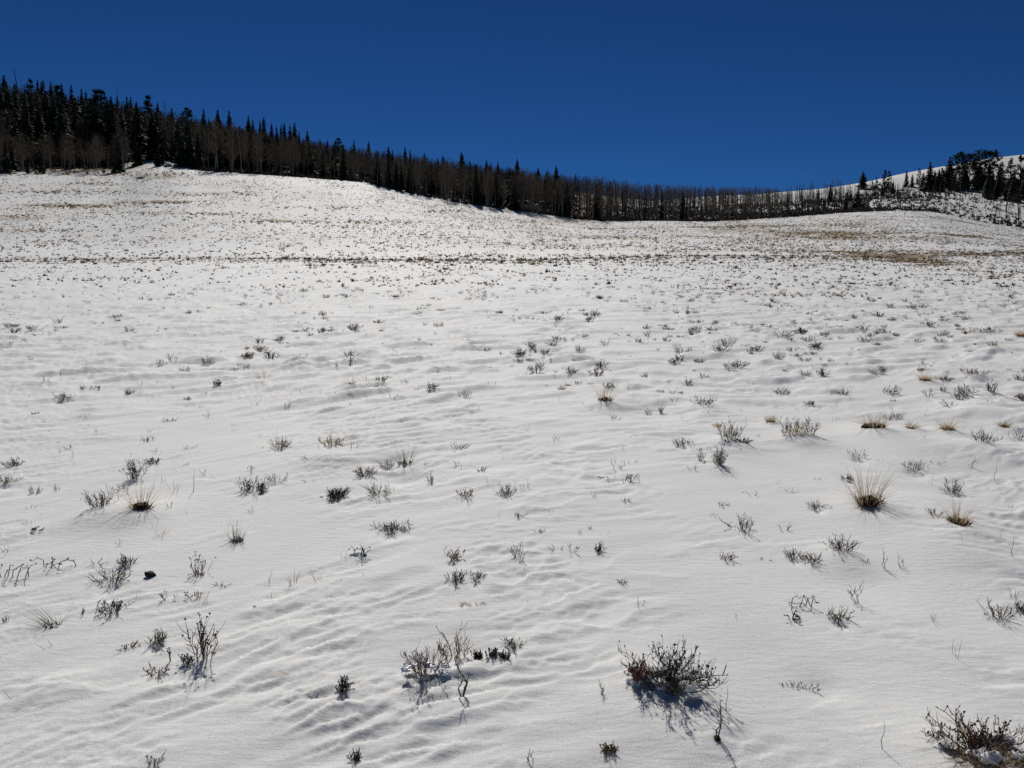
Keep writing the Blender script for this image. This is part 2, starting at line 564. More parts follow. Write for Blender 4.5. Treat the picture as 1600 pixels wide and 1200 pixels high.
def sage(seed, stems=16, h=0.15, w=0.2, leafy=1.0, thick=1.0, sprawl=0.0, heads=0.0, dense_base=True, side_twigs=3, row=False):
    """woody dwarf shrub: returns stems, leaves (metres)"""
    r = random.Random(seed)
    gs, gl = Geo(), Geo()
    for i in range(stems):
        a = r.uniform(0, 2 * math.pi); rr = r.random() ** 0.7
        foot = np.array([math.cos(a) * rr * w * 0.22, math.sin(a) * rr * w * 0.22, -0.02])
        if row:
            foot = np.array([r.uniform(-0.45, 0.45) * w, r.uniform(-0.10, 0.10) * w, -0.02])
        out = np.array([math.cos(a), math.sin(a), 0])
        hh = h * r.uniform(0.45, 1.0) * (1.0 - 0.35 * rr)
        reach = w * 0.42 * rr * r.uniform(0.6, 1.15) + sprawl * w * r.uniform(0, 0.3)
        if row:
            reach = 0.18 * w * r.uniform(0.2, 1)
        ln = 4
        pts = [foot]
        for k in range(1, ln + 1):
            t = k / ln
            p = foot + out * reach * (t ** 0.8) + np.array([0, 0, 0.02 + hh * (t ** 1.15)])
            p = p + np.array([r.gauss(0, 1), r.gauss(0, 1), r.gauss(0, 0.5)]) * 0.045 * w * t
            pts.append(p)
        rad = 0.0017 * thick * r.uniform(0.6, 1.4)
        gs.tube(pts, [rad * 1.2, rad, rad * 0.85, rad * 0.65, rad * 0.4], 3)
        tips = [(pts[-1], unit(pts[-1] - pts[-2]))]
        for q in range(side_twigs):
            k = r.randint(1, 3)
            p0 = pts[k] + (pts[k + 1] - pts[k]) * r.random()
            d = unit(out * r.uniform(-0.4, 1.0) + rdir(r, 0.1, 1.0) * 1.0)
            L = h * r.uniform(0.18, 0.42)
            p1 = p0 + d * L * 0.55
            p2 = p1 + unit(d + np.array([0, 0, 0.5])) * L * 0.45
            gs.tube([p0, p1, p2], [rad * 0.6, rad * 0.5, rad * 0.3], 3)
            tips.append((p2, d))
        for (tp, td) in tips:
            for q in range(int(3 * leafy + r.random())):
                leafnub(gl, tp - td * r.uniform(0, 0.35) * h, td, r, h * r.uniform(0.06, 0.16) * min(1.2, 0.6 + 0.5 * leafy), 0.0024 * thick)
            if r.random() < heads:
                c = tp; s = 0.0038 * thick * r.uniform(0.7, 1.3)
                V = [c + np.array(v) * s for v in ((1, 0, 0), (-1, 0, 0), (0, 1, 0), (0, -1, 0), (0, 0, 1.1), (0, 0, -1.1))]
                gl.add(V, [[0, 2, 4], [2, 1, 4], [1, 3, 4], [3, 0, 4], [2, 0, 5], [1, 2, 5], [3, 1, 5], [0, 3, 5]])
    if dense_base:
        for i in range(int(stems * 4.0 * leafy)):
            a = r.uniform(0, 2 * math.pi); rr = r.random() ** 0.6 * w * 0.32
            p = np.array([math.cos(a) * rr, math.sin(a) * rr, r.uniform(0, 0.35) * h])
            if row:
                p[0] = r.uniform(-0.45, 0.45) * w; p[1] *= 0.3
            leafnub(gl, p, rdir(r, 0, 1.3), r, h * r.uniform(0.10, 0.24), 0.003 * thick)
    return gs, gl


def tuft(seed, blades=90, h=0.25, w=0.2, lean=(0, 0), base=True, wid=0.0016):
    r = random.Random(seed)
    gb, gr = Geo(), Geo()
    for i in range(blades):
        a = r.uniform(0, 2 * math.pi); rr = r.random() ** 0.5
        foot = np.array([math.cos(a) * rr * w * 0.14, math.sin(a) * rr * w * 0.14, -0.01])
        short = r.random() < 0.55
        hh = h * (r.uniform(0.25, 0.55) if short else r.uniform(0.55, 1.0))
        out = np.array([math.cos(a), math.sin(a), 0]) * rr * w * (0.55 if short else 0.36) * r.uniform(0.5, 1.3)
        out = out + np.array([lean[0], lean[1], 0]) * hh
        bend = r.uniform(0.0, 0.25) * hh
        pts = [foot]
        for k in (1, 2, 3):
            t = k / 3
            pts.append(foot + out * t ** 1.5 + np.array([0, 0, hh * t - bend * t * t]) + np.array([r.gauss(0, 1), r.gauss(0, 1), 0]) * 0.03 * h * t)
        side = unit([r.uniform(-1, 1), r.uniform(-1, 1), 0])
        gb.blade(pts, wid * r.uniform(0.7, 1.3), side)
    if base:
        for i in range(int(blades * 1.1)):
            a = r.uniform(0, 2 * math.pi); rr = r.random() ** 0.5 * w * 0.17
            p = np.array([math.cos(a) * rr, math.sin(a) * rr, -0.005])
            leafnub(gr, p, rdir(r, 0, 0.9), r, h * r.uniform(0.10, 0.26), wid * 2.6)
    return gb, gr


def lump(seed, s, n=9, squash=0.6, amp=0.25):
    """a closed irregular lump (stone, ice crust, snow cap)"""
    r = np.random.default_rng(seed)
    th = np.linspace(0, np.pi, n); ph = np.linspace(0, 2 * np.pi, 2 * n, endpoint=False)
    T, P = np.meshgrid(th, ph, indexing='ij')
    x = np.sin(T) * np.cos(P); y = np.sin(T) * np.sin(P); z = np.cos(T)
    o = r.random(2) * 50
    d = 1 + amp * noise(x * 1.7 + o[0], y * 1.7 + z * 1.3 + o[1], 21) * 2 + amp * noise(x * 4 + o[1], z * 4 + y * 3, 22)
    V = np.stack([x * d * s[0], y * d * s[1], z * d * s[2] * squash], -1).reshape(-1, 3)
    F = []
    c = 2 * n
    for i in range(n - 1):
        for j in range(c):
            a, b_ = i * c + j, i * c + (j + 1) % c
            F += [[a, b_ + c, b_], [a, a + c, b_ + c]]
    return V, np.array(F)


# ------------------------------------------------------------------ trees (metres)
def make_spruce(seed, h, levels, per, hi=True):
    r = random.Random(seed)
    gt, gc = Geo(), Geo()
    gt.tube([(0, 0, -0.6), (0, 0, h * 0.5), (0, 0, h * 0.98)], [0.016 * h, 0.010 * h, 0.002 * h], 5 if hi else 3)
    R0 = h * r.uniform(0.15, 0.20)
    z0 = 0.05 + 0.06 * r.random()
    for i in range(levels):
        t = (i + r.random() * 0.4) / levels
        z = h * (z0 + (0.985 - z0) * t)
        rad = R0 * (1 - t) ** 0.62 * r.uniform(0.78, 1.15) + 0.008 * h
        for k in range(per):
            a = 2 * math.pi * (k + r.random() * 0.8) / per + i * 1.7
            rr = rad * r.uniform(0.6, 1.12)
            if r.random() < 0.07:
                rr *= 0.3
            ca, sa = math.cos(a), math.sin(a)
            dz = -rr * r.uniform(0.25, 0.55)
            ws = rr * r.uniform(0.22, 0.34)
            p0 = np.array([0, 0, z + 0.02 * h])
            pt = np.array([ca * rr, sa * rr, z + dz])
            ml = np.array([ca * rr * .55 - sa * ws, sa * rr * .55 + ca * ws, z + dz * 0.75 - 0.01 * h])
            mr_ = np.array([ca * rr * .55 + sa * ws, sa * rr * .55 - ca * ws, z + dz * 0.75 - 0.01 * h])
            md = np.array([ca * rr * .6, sa * rr * .6, z + dz * 0.35])
            gc.add([p0, ml, md, mr_, pt], [[0, 1, 2], [0, 2, 3], [2, 1, 4], [2, 4, 3]])
            if hi:
                e = np.array([ca * rr * .5 - sa * ws * 1.7, sa * rr * .5 + ca * ws * 1.7, z + dz * 1.15])
                gc.tri(ml, md, e)
                e = np.array([ca * rr * .5 + sa * ws * 1.7, sa * rr * .5 - ca * ws * 1.7, z + dz * 1.15])
                gc.tri(mr_, md, e)
    gc.add([(0.02 * h, 0, h * .955), (-0.01 * h, 0.016 * h, h * .955), (-0.01 * h, -0.016 * h, h * .955), (0, 0, h * 1.0)], [[0, 1, 3], [1, 2, 3], [2, 0, 3]])
    return gt, gc


def make_pine(seed, h, clumps, spikes, flat=0.0, bare=0.3, width=0.26):
    r = random.Random(seed)
    gt, gc = Geo(), Geo()
    bx, by = r.gauss(0, 0.02) * h, r.gauss(0, 0.02) * h
    gt.tube([(0, 0, -0.6), (bx * .3, by * .3, h * 0.4), (bx, by, h * 0.93)], [0.020 * h, 0.015 * h, 0.004 * h], 5)
    for i in range(clumps):
        t = r.random() ** (0.85 if flat > .5 else 1.5)
        z = h * (bare + (0.97 - bare) * t)
        prof = (0.04 + 1.15 * (1 - t) ** 0.8) if flat < 0.5 else (0.45 + 0.75 * math.sin(math.pi * (0.15 + 0.72 * t)))
        rad = h * width * max(prof, 0.16) * r.uniform(0.35, 1.05)
        a = r.uniform(0, 2 * math.pi)
        c = np.array([math.cos(a) * rad + bx * t, math.sin(a) * rad + by * t, z])
        root = np.array([bx * t, by * t, z - rad * 0.45])
        gt.tube([root, (root + c) / 2 + [0, 0, -0.01 * h], c], [0.006 * h, 0.004 * h, 0.002 * h], 3)
        cs = h * r.uniform(0.05, 0.085) * (1 if flat > .5 else .65 + .55 * (1 - t))
        for k in range(spikes):
            d = unit([r.gauss(0, 1), r.gauss(0, 1), r.gauss(0, 0.65) + 0.15])
            sd_ = unit(np.cross(d, [r.gauss(0, 1), r.gauss(0, 1), r.gauss(0, 1)]))
            p = c + d * cs * r.uniform(0, 0.5)
            e = p + d * cs * r.uniform(0.5, 0.9)
            gc.tri(p - sd_ * cs * 0.24, p + sd_ * cs * 0.24, e)
    return gt, gc


def make_aspen(seed, h, branches, twigs, width=0.16, low=0.35, wt=0.03, sides=5):
    r = random.Random(seed)
    gt, gc = Geo(), Geo()
    bx, by = r.gauss(0, 0.025) * h, r.gauss(0, 0.025) * h
    ctr = lambda t: np.array([bx * t * t + 0.008 * h * math.sin(5 * t + seed), by * t * t, h * t])
    gt.tube([ctr(0) + [0, 0, -0.5], ctr(.33), ctr(.66), ctr(.97)], np.array([0.0085, 0.0068, 0.0040, 0.0012]) * h, sides)
    for i in range(branches):
        t = low + (0.95 - low) * ((i + r.random()) / branches)
        p0 = ctr(t)
        a = r.uniform(0, 2 * math.pi)
        L = h * width * (1.05 - 0.75 * (t - low) / (1 - low)) * r.uniform(0.6, 1.2) + 0.03 * h
        up = r.uniform(0.5, 1.1)
        d = unit([math.cos(a), math.sin(a), up])
        p1 = p0 + d * L * 0.5
        p2 = p1 + unit(d + [0, 0, 0.5]) * L * 0.5
        side = unit(np.cross(d, [r.gauss(0, 1), r.gauss(0, 1), 0.3]))
        gc.blade([p0, p1, p2], wt * 0.9, side)
        for k in range(twigs):
            q = r.uniform(0.25, 1.0)
            b0 = p0 + (p1 - p0) * q * 2 if q < 0.5 else p1 + (p2 - p1) * (q * 2 - 1)
            dd = unit(d * 0.5 + np.array([r.gauss(0, 0.7), r.gauss(0, 0.7), r.uniform(0, 0.9)]))
            ss = unit(np.cross(dd, [r.gauss(0, 1), r.gauss(0, 1), r.gauss(0, 1)]))
            l2 = L * r.uniform(0.25, 0.6)
            gc.tri(b0 - ss * wt * 0.5, b0 + ss * wt * 0.5, b0 + dd * l2)
    return gt, gc


def make_snag(seed, h, stubs, tufted=0.0):
    r = random.Random(seed)
    gt, gc = Geo(), Geo()
    bx, by = r.gauss(0, 0.03) * h, r.gauss(0, 0.03) * h
    gt.tube([(0, 0, -0.5), (bx * .3, by * .3, h * .5), (bx, by, h)], [0.019 * h, 0.014 * h, 0.005 * h], 4)
    for i in range(stubs):
        t = r.uniform(0.35, 0.97) if r.random() > tufted else r.uniform(0.85, 0.99)
        a = r.uniform(0, 2 * math.pi)
        L = h * r.uniform(0.04, 0.12)
        p0 = np.array([bx * t * t, by * t * t, h * t])
        d = unit([math.cos(a), math.sin(a), r.uniform(-0.2, 0.8)])
        ss = unit(np.cross(d, [0, 0.3, 1]))
        gc.tri(p0 - ss * 0.05, p0 + ss * 0.05, p0 + d * L)
    return gt, gc


def merged_variant(pair):
    """a variant as one array of vertices, faces and a material index"""
    (V1, F1), (V2, F2) = pair[0].arrays(), pair[1].arrays()
    return np.vstack([V1, V2]), np.vstack([F1, F2 + len(V1)]), np.concatenate([np.zeros(len(F1), int), np.ones(len(F2), int)])


def scatter_mesh(name, variants, items, mats):
    """join many small copies: items = (variant, x, y, z, rot, sx, sz)"""
    VV, FF, MM = [], [], []
    n = 0
    items = np.asarray(items, float)
    for k, (V, F, mi) in enumerate(variants):
        it = items[items[:, 0] == k]
        if not len(it):
            continue
        c, s = np.cos(it[:, 4]), np.sin(it[:, 4])
        X = (V[None, :, 0] * c[:, None] - V[None, :, 1] * s[:, None]) * it[:, 5:6] + it[:, 1:2]
        Y = (V[None, :, 0] * s[:, None] + V[None, :, 1] * c[:, None]) * it[:, 5:6] + it[:, 2:3]
        Z = V[None, :, 2] * it[:, 6:7] + it[:, 3:4]
        P = np.stack([X, Y, Z], -1).reshape(-1, 3)
        f = (F[None] + (np.arange(len(it)) * len(V))[:, None, None]).reshape(-1, 3) + n
        VV.append(P); FF.append(f); MM.append(np.tile(mi, len(it)))
        n += len(P)
    return to_mesh(name, np.vstack(VV), np.vstack(FF), mats, np.concatenate(MM))


# ================================================================== PLANT LIST OF THE NEAR MEADOW
# (x, y of the foot in the photo, width px, height px, sort, label)
P = [
 (1045, 1098, 138, 102, 'bush', "largest dark twiggy bush in the near snow with a reddish clump on its left flank"),
 (1530, 1206, 140, 78, 'cornerbush', "bush cut by the bottom right corner with red twigs over a straw base"),
 (666, 1072, 88, 88, 'ice_shrub', "ice-crusted shrub with pale tangled twigs left of the tall forked stem"),
 (714, 1028, 62, 60, 'fork', "open yellow-brown forked shrub above the ice-crusted shrub"),
 (722, 1088, 26, 62, 'fork_dark', "dark forked twig leaning out of the snow beside the ice-crusted shrub"),
 (768, 1040, 58, 30, 'dark_row', "row of three nearly black leafy clumps left of the big bush"),
 (800, 1018, 44, 34, 'sage', "small grey twiggy shrub just behind the row of black clumps"),
 (537, 1085, 26, 40, 'dark_ice', "small black clump with bright ice at its foot and one curled twig"),
 (557, 1190, 20, 34, 'dark_small', "small dark sprig alone at the bottom edge, left of centre"),
 (952, 1182, 30, 28, 'round', "little round brown-green clump at the bottom edge below the big bush"),
 (1120, 1162, 30, 62, 'bent', "bent bare forked stem to the lower right of the big bush"),
 (318, 1036, 56, 84, 'tall_twigs', "tall reddish branching twigs above a dark base at lower left"),
 (293, 1042, 24, 34, 'dark_small', "narrow black clump leaning against the tall reddish twigs"),
 (243, 1062, 44, 30, 'red_low', "low black and red clump below left of the tall reddish twigs"),
 (200, 1020, 38, 20, 'red_low', "low reddish leaf clump, leftmost of the lower left cluster"),
 (247, 1012, 32, 40, 'sage', "grey fan of twigs between the two low reddish clumps"),
 (268, 1040, 22, 38, 'heads_small', "thin pair of knobbly stems right of the low black and red clump"),
 (282, 948, 62, 32, 'heads', "scatter of dry round seed heads on short stems above the tall reddish twigs"),
 (172, 970, 60, 44, 'dark_sage', "black leafy shrub with long thin grass stems at lower left"),
 (82, 980, 48, 34, 'leantuft', "grey grass tuft combed over to the left near the left edge"),
 (125, 966, 20, 22, 'sprig', "small forked sprig between the combed tuft and the black leafy shrub"),
 (175, 918, 58, 46, 'sage', "fan of thin upright twigs left of the dark stone"),
 (198, 890, 28, 30, 'sage', "small bushy sprig behind the fan of twigs near the dark stone"),
 (311, 905, 44, 46, 'heads_red', "open shrub with forked seed tops and a rusty base right of the dark stone"),
 (346, 920, 26, 14, 'low', "low grey sprig right of the rusty-based open shrub"),
 (318, 940, 26, 44, 'thingrass', "thin leaning grass stems under the rusty-based open shrub"),
 (398, 956, 14, 9, 'low', "tiny dark sprig alone in smooth snow right of the seed heads"),
 (98, 890, 66, 26, 'curl', "curling dark twigs lying low on a small drift near the left edge"),
 (28, 905, 62, 34, 'curl', "curling dark twigs at the left edge, beside a small drift"),
 (10, 975, 10, 18, 'sprig', "single short twig at the left edge below the curling twigs"),
 (240, 1198, 34, 36, 'bare_sprig', "bare upright twigs cut by the bottom edge at lower left"),
 (160, 808, 62, 46, 'sage_big', "broad grey-brown shrub left of the straw tuft with a dark heart"),
 (220, 808, 64, 50, 'strawdark', "straw grass tuft with a dark brown heart at left"),
 (190, 772, 30, 18, 'low', "low dark shrub on the drift above the broad grey-brown shrub"),
 (209, 754, 30, 48, 'dark_up', "upright dark shrub with a snow ridge running down beside it"),
 (238, 728, 30, 18, 'dark_sage', "low black leafy shrub with two thin straws at left"),
 (231, 692, 30, 15, 'low', "low grey shrub above the black leafy shrub at left"),
 (302, 771, 4, 36, 'stem', "single thin upright stem right of the straw tuft at left"),
 (272, 770, 34, 34, 'thingrass', "sparse pale grass stems left of the single thin stem"),
 (390, 775, 44, 36, 'dark_sage', "dark low shrub with an icy rim, left of the fan-shaped shrub"),
 (388, 743, 24, 20, 'sprig', "small spindly sprig above the icy-rimmed dark shrub"),
 (432, 758, 32, 26, 'bare_sprig', "fan-shaped shrub of upright grey twigs left of centre"),
 (410, 772, 24, 22, 'sage', "small bushy shrub joining the fan-shaped shrub on its left"),
 (437, 702, 40, 27, 'sage', "rounded grey shrub above the fan-shaped shrub"),
 (370, 848, 36, 38, 'tuftstem', "grey tuft with one beaded stem rising on its right"),
 (518, 702, 42, 28, 'tan_top', "straw-tipped shrub over a dark hollow, left of centre"),
 (552, 705, 30, 30, 'thingrass', "thin dry stems right of the straw-tipped shrub"),
 (572, 748, 44, 26, 'brown_up', "brown upright clump left of the tall thin stems"),
 (605, 730, 30, 18, 'sage', "small grey shrub between the brown clump and the tall thin stems"),
 (634, 722, 50, 40, 'tallthin', "cluster of tall thin upright stems left of centre"),
 (590, 782, 50, 36, 'sage_pale', "pale loosely branched shrub below the brown upright clump"),
 (526, 783, 38, 27, 'ball', "dense dark ball-shaped shrub with a patch of ice on its left"),
 (612, 834, 62, 32, 'sage_dark_wide', "wide low dark shrub alone below the pale branched shrub"),
 (552, 870, 44, 24, 'curl_ice', "arched bare twigs over glittering ice left of centre"),
 (792, 777, 40, 30, 'sage', "grey upright shrub near the middle of the carved snow"),
 (822, 765, 16, 20, 'sprig', "thin sprig touching the grey upright shrub on its right"),
 (728, 780, 26, 22, 'red_low', "small pinkish-brown clump left of the grey upright shrub"),
 (752, 740, 22, 14, 'low', "tiny grey sprig above the small pinkish-brown clump"),
 (674, 757, 14, 24, 'bare_sprig', "narrow leaning sprig between carved drifts"),
 (716, 705, 30, 18, 'pale_sprig', "pale leaning sprig above the carved drifts"),
 (814, 876, 28, 42, 'bare_sprig', "bare forked shrub with a dark hollow at its foot, centre"),
 (712, 878, 26, 30, 'red_low', "small rust-tipped clump with ice, upper of the pair left of centre"),
 (712, 914, 32, 34, 'sage', "grey shrub directly under the rust-tipped clump"),
 (745, 912, 36, 26, 'sage_ice', "grey shrub with icy right side beside the rust-tipped pair"),
 (810, 811, 24, 16, 'low', "small dark star-shaped sprig above the bare forked shrub"),
 (935, 863, 18, 22, 'dark_small', "small dark sprig above two brown crumbs, right of centre"),
 (893, 865, 26, 24, 'heads_small', "short knobbly stems left of the small dark sprig"),
 (868, 862, 22, 20, 'sprig', "faint short stems with a brown tip left of the knobbly stems"),
 (846, 835, 18, 12, 'low', "small dark curl at the end of a carved ridge"),
 (976, 786, 16, 12, 'low', "tiny dark sprig at the right end of a carved drift"),
 (922, 828, 10, 12, 'sprig', "tiny sprig in the carved snow below the drift"),
 (972, 913, 18, 16, 'low', "tiny leaning dark sprig below the carved snow, right of centre"),
 (988, 756, 30, 22, 'heads', "small shrub with round dark seed heads and one long arching stem"),
 (1066, 697, 38, 22, 'sage', "low brown shrub left of the upright fan-shaped pair"),
 (1140, 695, 50, 40, 'sage_up', "upright grey shrub with a tan leafy top at its left"),
 (1162, 698, 28, 16, 'dark_sage', "low dark shrub at the right foot of the tan-topped shrub"),
 (1122, 732, 30, 42, 'sage_up', "upright grey shrub with a dark shadow below it, right of centre"),
 (1094, 720, 14, 26, 'bare_sprig', "narrow forked sprig left of the upright grey shrub"),
 (1160, 832, 52, 42, 'sage_open', "spreading open shrub of long bare twigs, right of centre"),
 (1128, 792, 22, 12, 'low', "tiny low sprig above the spreading open shrub"),
 (1134, 876, 36, 22, 'red_low', "small low sprig with brown crumbs below the spreading open shrub"),
 (1195, 875, 20, 12, 'sprig', "faint low sprig right of the brown-crumbed sprig"),
 (1240, 872, 32, 26, 'sage', "spiky grey shrub, left one of a pair on the right"),
 (1270, 880, 38, 28, 'sage_pale', "spiky paler shrub, right one of the pair on the right"),
 (1314, 868, 52, 40, 'sage_big', "large spiky grey shrub above the pair on the right"),
 (1275, 795, 36, 22, 'sage', "low brown-grey shrub left of the tallest straw tuft"),
 (1224, 828, 22, 22, 'sprig', "thin forked sprig left of the low brown-grey shrub"),
 (1325, 749, 28, 18, 'sage', "small dark brown shrub touching the tallest straw tuft"),
 (1340, 716, 40, 26, 'bare_sprig', "open twiggy shrub above the tallest straw tuft"),
 (1427, 736, 52, 28, 'sage', "low spreading shrub with two taller twigs, right of the tallest straw tuft"),
 (1490, 768, 38, 30, 'sage', "twiggy shrub between the two larger straw tufts"),
 (1356, 798, 74, 86, 'bigtuft', "tallest straw grass tuft with a dark brown heart on the right"),
 (1495, 820, 62, 44, 'tuft_dark', "straw grass tuft over a black hollow, right of the tallest tuft"),
 (1460, 815, 24, 20, 'bare_sprig', "short grey twigs left of the tuft over the black hollow"),
 (1366, 676, 56, 32, 'tuft_wide', "wide straw tuft over a dark slit, leftmost of the row of tufts"),
 (1422, 672, 28, 18, 'tuft_low', "small low tuft with a black hollow, second in the row of tufts"),
 (1480, 674, 34, 24, 'tuft_tan', "round tan tuft, third in the row of tufts"),
 (1567, 668, 28, 14, 'tuft_low', "low dark tuft at the right end of the row of tufts"),
 (1246, 684, 56, 30, 'wide_mix', "wide mixed shrub and straw on a drift crest left of the row of tufts"),
 (1204, 660, 22, 16, 'tuft_tan', "small tan tuft above left of the wide mixed shrub"),
 (1537, 702, 56, 30, 'sage_up', "grey shrub trailing a shadow on a drift right of the row of tufts"),
 (1590, 686, 30, 30, 'bare_sprig', "dark upright twigs cut by the right edge beside the row of tufts"),
 (1312, 970, 42, 38, 'sage', "compact dark shrub with a blue shadow on its right"),
 (1252, 945, 50, 30, 'curl', "sprawling thin twigs above left of the compact dark shrub"),
 (1243, 965, 26, 26, 'curl', "thin curled twig with a speck of ice below the sprawling twigs"),
 (1342, 938, 34, 38, 'thin_arch', "thin arching twigs above the compact dark shrub"),
 (1330, 922, 18, 14, 'sprig', "tiny dark leaf sprig at the top of the thin arching twigs"),
 (1562, 966, 52, 44, 'sage_open', "open dark shrub with arching twigs near the right edge"),
 (1596, 952, 30, 26, 'sage', "brown clump cut by the right edge beside the open dark shrub"),
 (1586, 930, 16, 36, 'thingrass', "wavy thin stem rising at the right edge"),
 (1248, 1078, 62, 24, 'lowrow', "low sprigs in a row with a scooped hollow behind, lower right"),
 (1384, 886, 18, 34, 'thinfork', "thin upright forked stem right of the large spiky shrub"),
 (1408, 884, 22, 24, 'thinfork', "short forked stem right of the thin upright one"),
 (1354, 880, 12, 12, 'sprig', "tiny sprig between the large spiky shrub and the thin forked stem"),
 (1582, 873, 4, 32, 'stem', "single straight stem near the right edge below the straw tufts"),
 (1556, 751, 4, 32, 'stem', "single straight stem right of the twiggy shrub between the tufts"),
 (1520, 731, 18, 18, 'thinfork', "pair of faint forked stems above the single straight stem"),
 (1380, 1170, 4, 44, 'stem', "faint thin stem near the bottom edge left of the corner bush"),
 (940, 1092, 16, 26, 'thinfork', "thin pale twig left of the big bush"),
 (1135, 1120, 6, 40, 'stem', "thin upright stem close to the right side of the big bush"),
 (417, 912, 22, 30, 'thingrass', "few thin grass stems, first of three in a line left of centre"),
 (458, 912, 26, 30, 'thingrass', "few thin grass stems, middle of three in a line left of centre"),
 (500, 912, 34, 34, 'thingrass', "straw-coloured thin stems, last of three in a line left of centre"),
 (534, 912, 10, 6, 'low', "tiny dark crumb of leaves right of the three grass clumps"),
 (470, 1060, 56, 18, 'flatgrass', "long grass blades lying flat towards the left, lower left of centre"),
 (576, 1005, 34, 24, 'paletuft', "very pale worn grass patch in the snow, centre left"),
 (736, 952, 44, 12, 'pale_row', "faint row of straw-coloured sprigs below the rust-tipped pair"),
 (828, 1192, 18, 22, 'thinfork', "thin curved twig at the bottom edge, centre"),
 (252, 842, 26, 24, 'paletuft', "pale sparse grass below the straw tuft at left"),
 (56, 835, 20, 12, 'curl', "faint bent straws left of the broad grey-brown shrub"),
 (22, 733, 34, 20, 'dark_sage', "dark leaning shrub at the left edge, upper one"),
 (8, 760, 44, 24, 'sage', "brownish shrub cut by the left edge, lower one"),
 (53, 775, 16, 20, 'bare_sprig', "narrow v-shaped sprig right of the shrub at the left edge"),
 (88, 770, 14, 16, 'sprig', "small thin sprig right of the v-shaped sprig"),
 (945, 629, 42, 42, 'spiketuft', "straw tuft with long stiff blades and a dark heart in mid field"),
 (952, 607, 24, 14, 'dark_sage', "small dark brown shrub behind the stiff-bladed straw tuft"),
 (957, 655, 34, 12, 'low', "low brown sprigs below the stiff-bladed straw tuft"),
 (727, 620, 26, 20, 'bare_sprig', "upright sprig pair with a blue shadow in mid field"),
 (582, 608, 34, 24, 'paletuft', "pale straw tuft with a tan crown in mid field left of centre"),
 (1100, 636, 38, 22, 'sage_up', "grey leaning shrub in mid field right of centre"),
 (1047, 615, 48, 14, 'row', "row of small sprigs in mid field left of the grey leaning shrub"),
 (1014, 638, 12, 14, 'bare_sprig', "tiny sprig below the row of small sprigs"),
 (1033, 638, 10, 20, 'bare_sprig', "narrow tall sprig below the row of small sprigs"),
 (413, 590, 44, 26, 'thingrass_dense', "dense thin pale stems left of centre in mid field"),
 (323, 568, 26, 17, 'sage', "compact dark fan shrub in the left mid field"),
 (270, 566, 22, 20, 'bare_sprig', "upright clump of short stems left of the compact dark fan shrub"),
 (250, 570, 12, 16, 'bare_sprig', "thin upright sprig left of the clump of short stems"),
 (97, 626, 32, 17, 'sage', "dark shrub in two clumps in the left mid field"),
 (141, 609, 36, 14, 'row', "low brown shrub above the shrub in two clumps"),
 (203, 615, 17, 14, 'sage', "small dark shrub right of the low brown shrub"),
 (340, 606, 18, 14, 'dark_sage', "dark v-shaped shrub in the left mid field"),
 (130, 653, 24, 10, 'green', "greenish low tuft in the left mid field"),
 (57, 648, 16, 8, 'low', "small leaning sprig in the left mid field, left of the greenish tuft"),
 (265, 660, 24, 12, 'low', "low sprig with a dark button in the left mid field"),
 (445, 640, 20, 18, 'sprig', "sprig with a blue scoop shadow, left of centre"),
 (500, 588, 0, 0, None, None),
 (1222, 529, 36, 17, 'red_sage', "reddish-brown shrub in the right mid field, upper left"),
 (1262, 535, 22, 15, 'sage', "grey shrub right of the upper reddish-brown shrub"),
 (1350, 536, 26, 14, 'sage', "grey fan shrub in the right mid field"),
 (1217, 560, 26, 17, 'sage', "dark grey shrub below the upper reddish-brown shrub"),
 (1285, 588, 20, 15, 'dark_sage', "small dark shrub in the right mid field, below the grey ones"),
 (1258, 588, 26, 14, 'row', "row of short stems left of the small dark shrub"),
 (1372, 587, 24, 17, 'sage', "compact grey bushy shrub in the right mid field"),
 (1445, 599, 28, 15, 'tuft_tan', "dark tan tuft in the right mid field"),
 (1473, 600, 32, 14, 'red_sage', "reddish spreading shrub right of the dark tan tuft"),
 (1522, 598, 46, 20, 'red_sage', "wide reddish shrub with straws near the right side"),
 (1451, 621, 30, 20, 'bare_sprig', "open dark shrub under the dark tan tuft"),
 (1500, 623, 26, 17, 'sage', "dark rounded shrub right of the open dark shrub"),
 (1388, 653, 16, 18, 'bare_sprig', "pair of upright sprigs, left one, above the row of tufts"),
 (1403, 653, 16, 18, 'bare_sprig', "pair of upright sprigs, right one, above the row of tufts"),
 (1535, 523, 66, 16, 'red_row', "long reddish shrub patch near the right side"),
 (1475, 525, 26, 12, 'red_low', "small red-brown clump left of the long reddish patch"),
 (1594, 528, 22, 12, 'tuft_tan', "tan tuft at the right edge beyond the reddish patch"),
 (1519, 552, 22, 8, 'green', "greenish mossy tuft right of centre, nearer one"),
 (1581, 549, 22, 8, 'green', "greenish mossy tuft closest to the right edge"),
 (1223, 615, 30, 17, 'sage_pale', "pale grey shrub in the right mid field"),
 (1316, 617, 30, 14, 'sage_pale', "pale spreading shrub in the right mid field"),
 (1267, 633, 22, 10, 'dark_sage', "low dark shrub below the two pale ones"),
 (1485, 640, 28, 16, 'bare_sprig', "twiggy shrub under the dark rounded shrub"),
 (1125, 555, 30, 20, 'sage_up', "leafy grey shrub in mid field, upper one right of centre"),
 (1091, 567, 22, 10, 'dark_sage', "low dark shrub left of the leafy grey shrub"),
 (1043, 517, 22, 10, 'dark_sage', "arched dark shrub in the upper mid field"),
 (1082, 523, 22, 14, 'sage', "small grey shrub right of the arched dark shrub"),
 (1133, 543, 34, 20, 'sage_pale', "pale bushy shrub above the leafy grey shrub"),
 (1053, 570, 24, 13, 'dark_sage', "dark shrub with a tan side in mid field"),
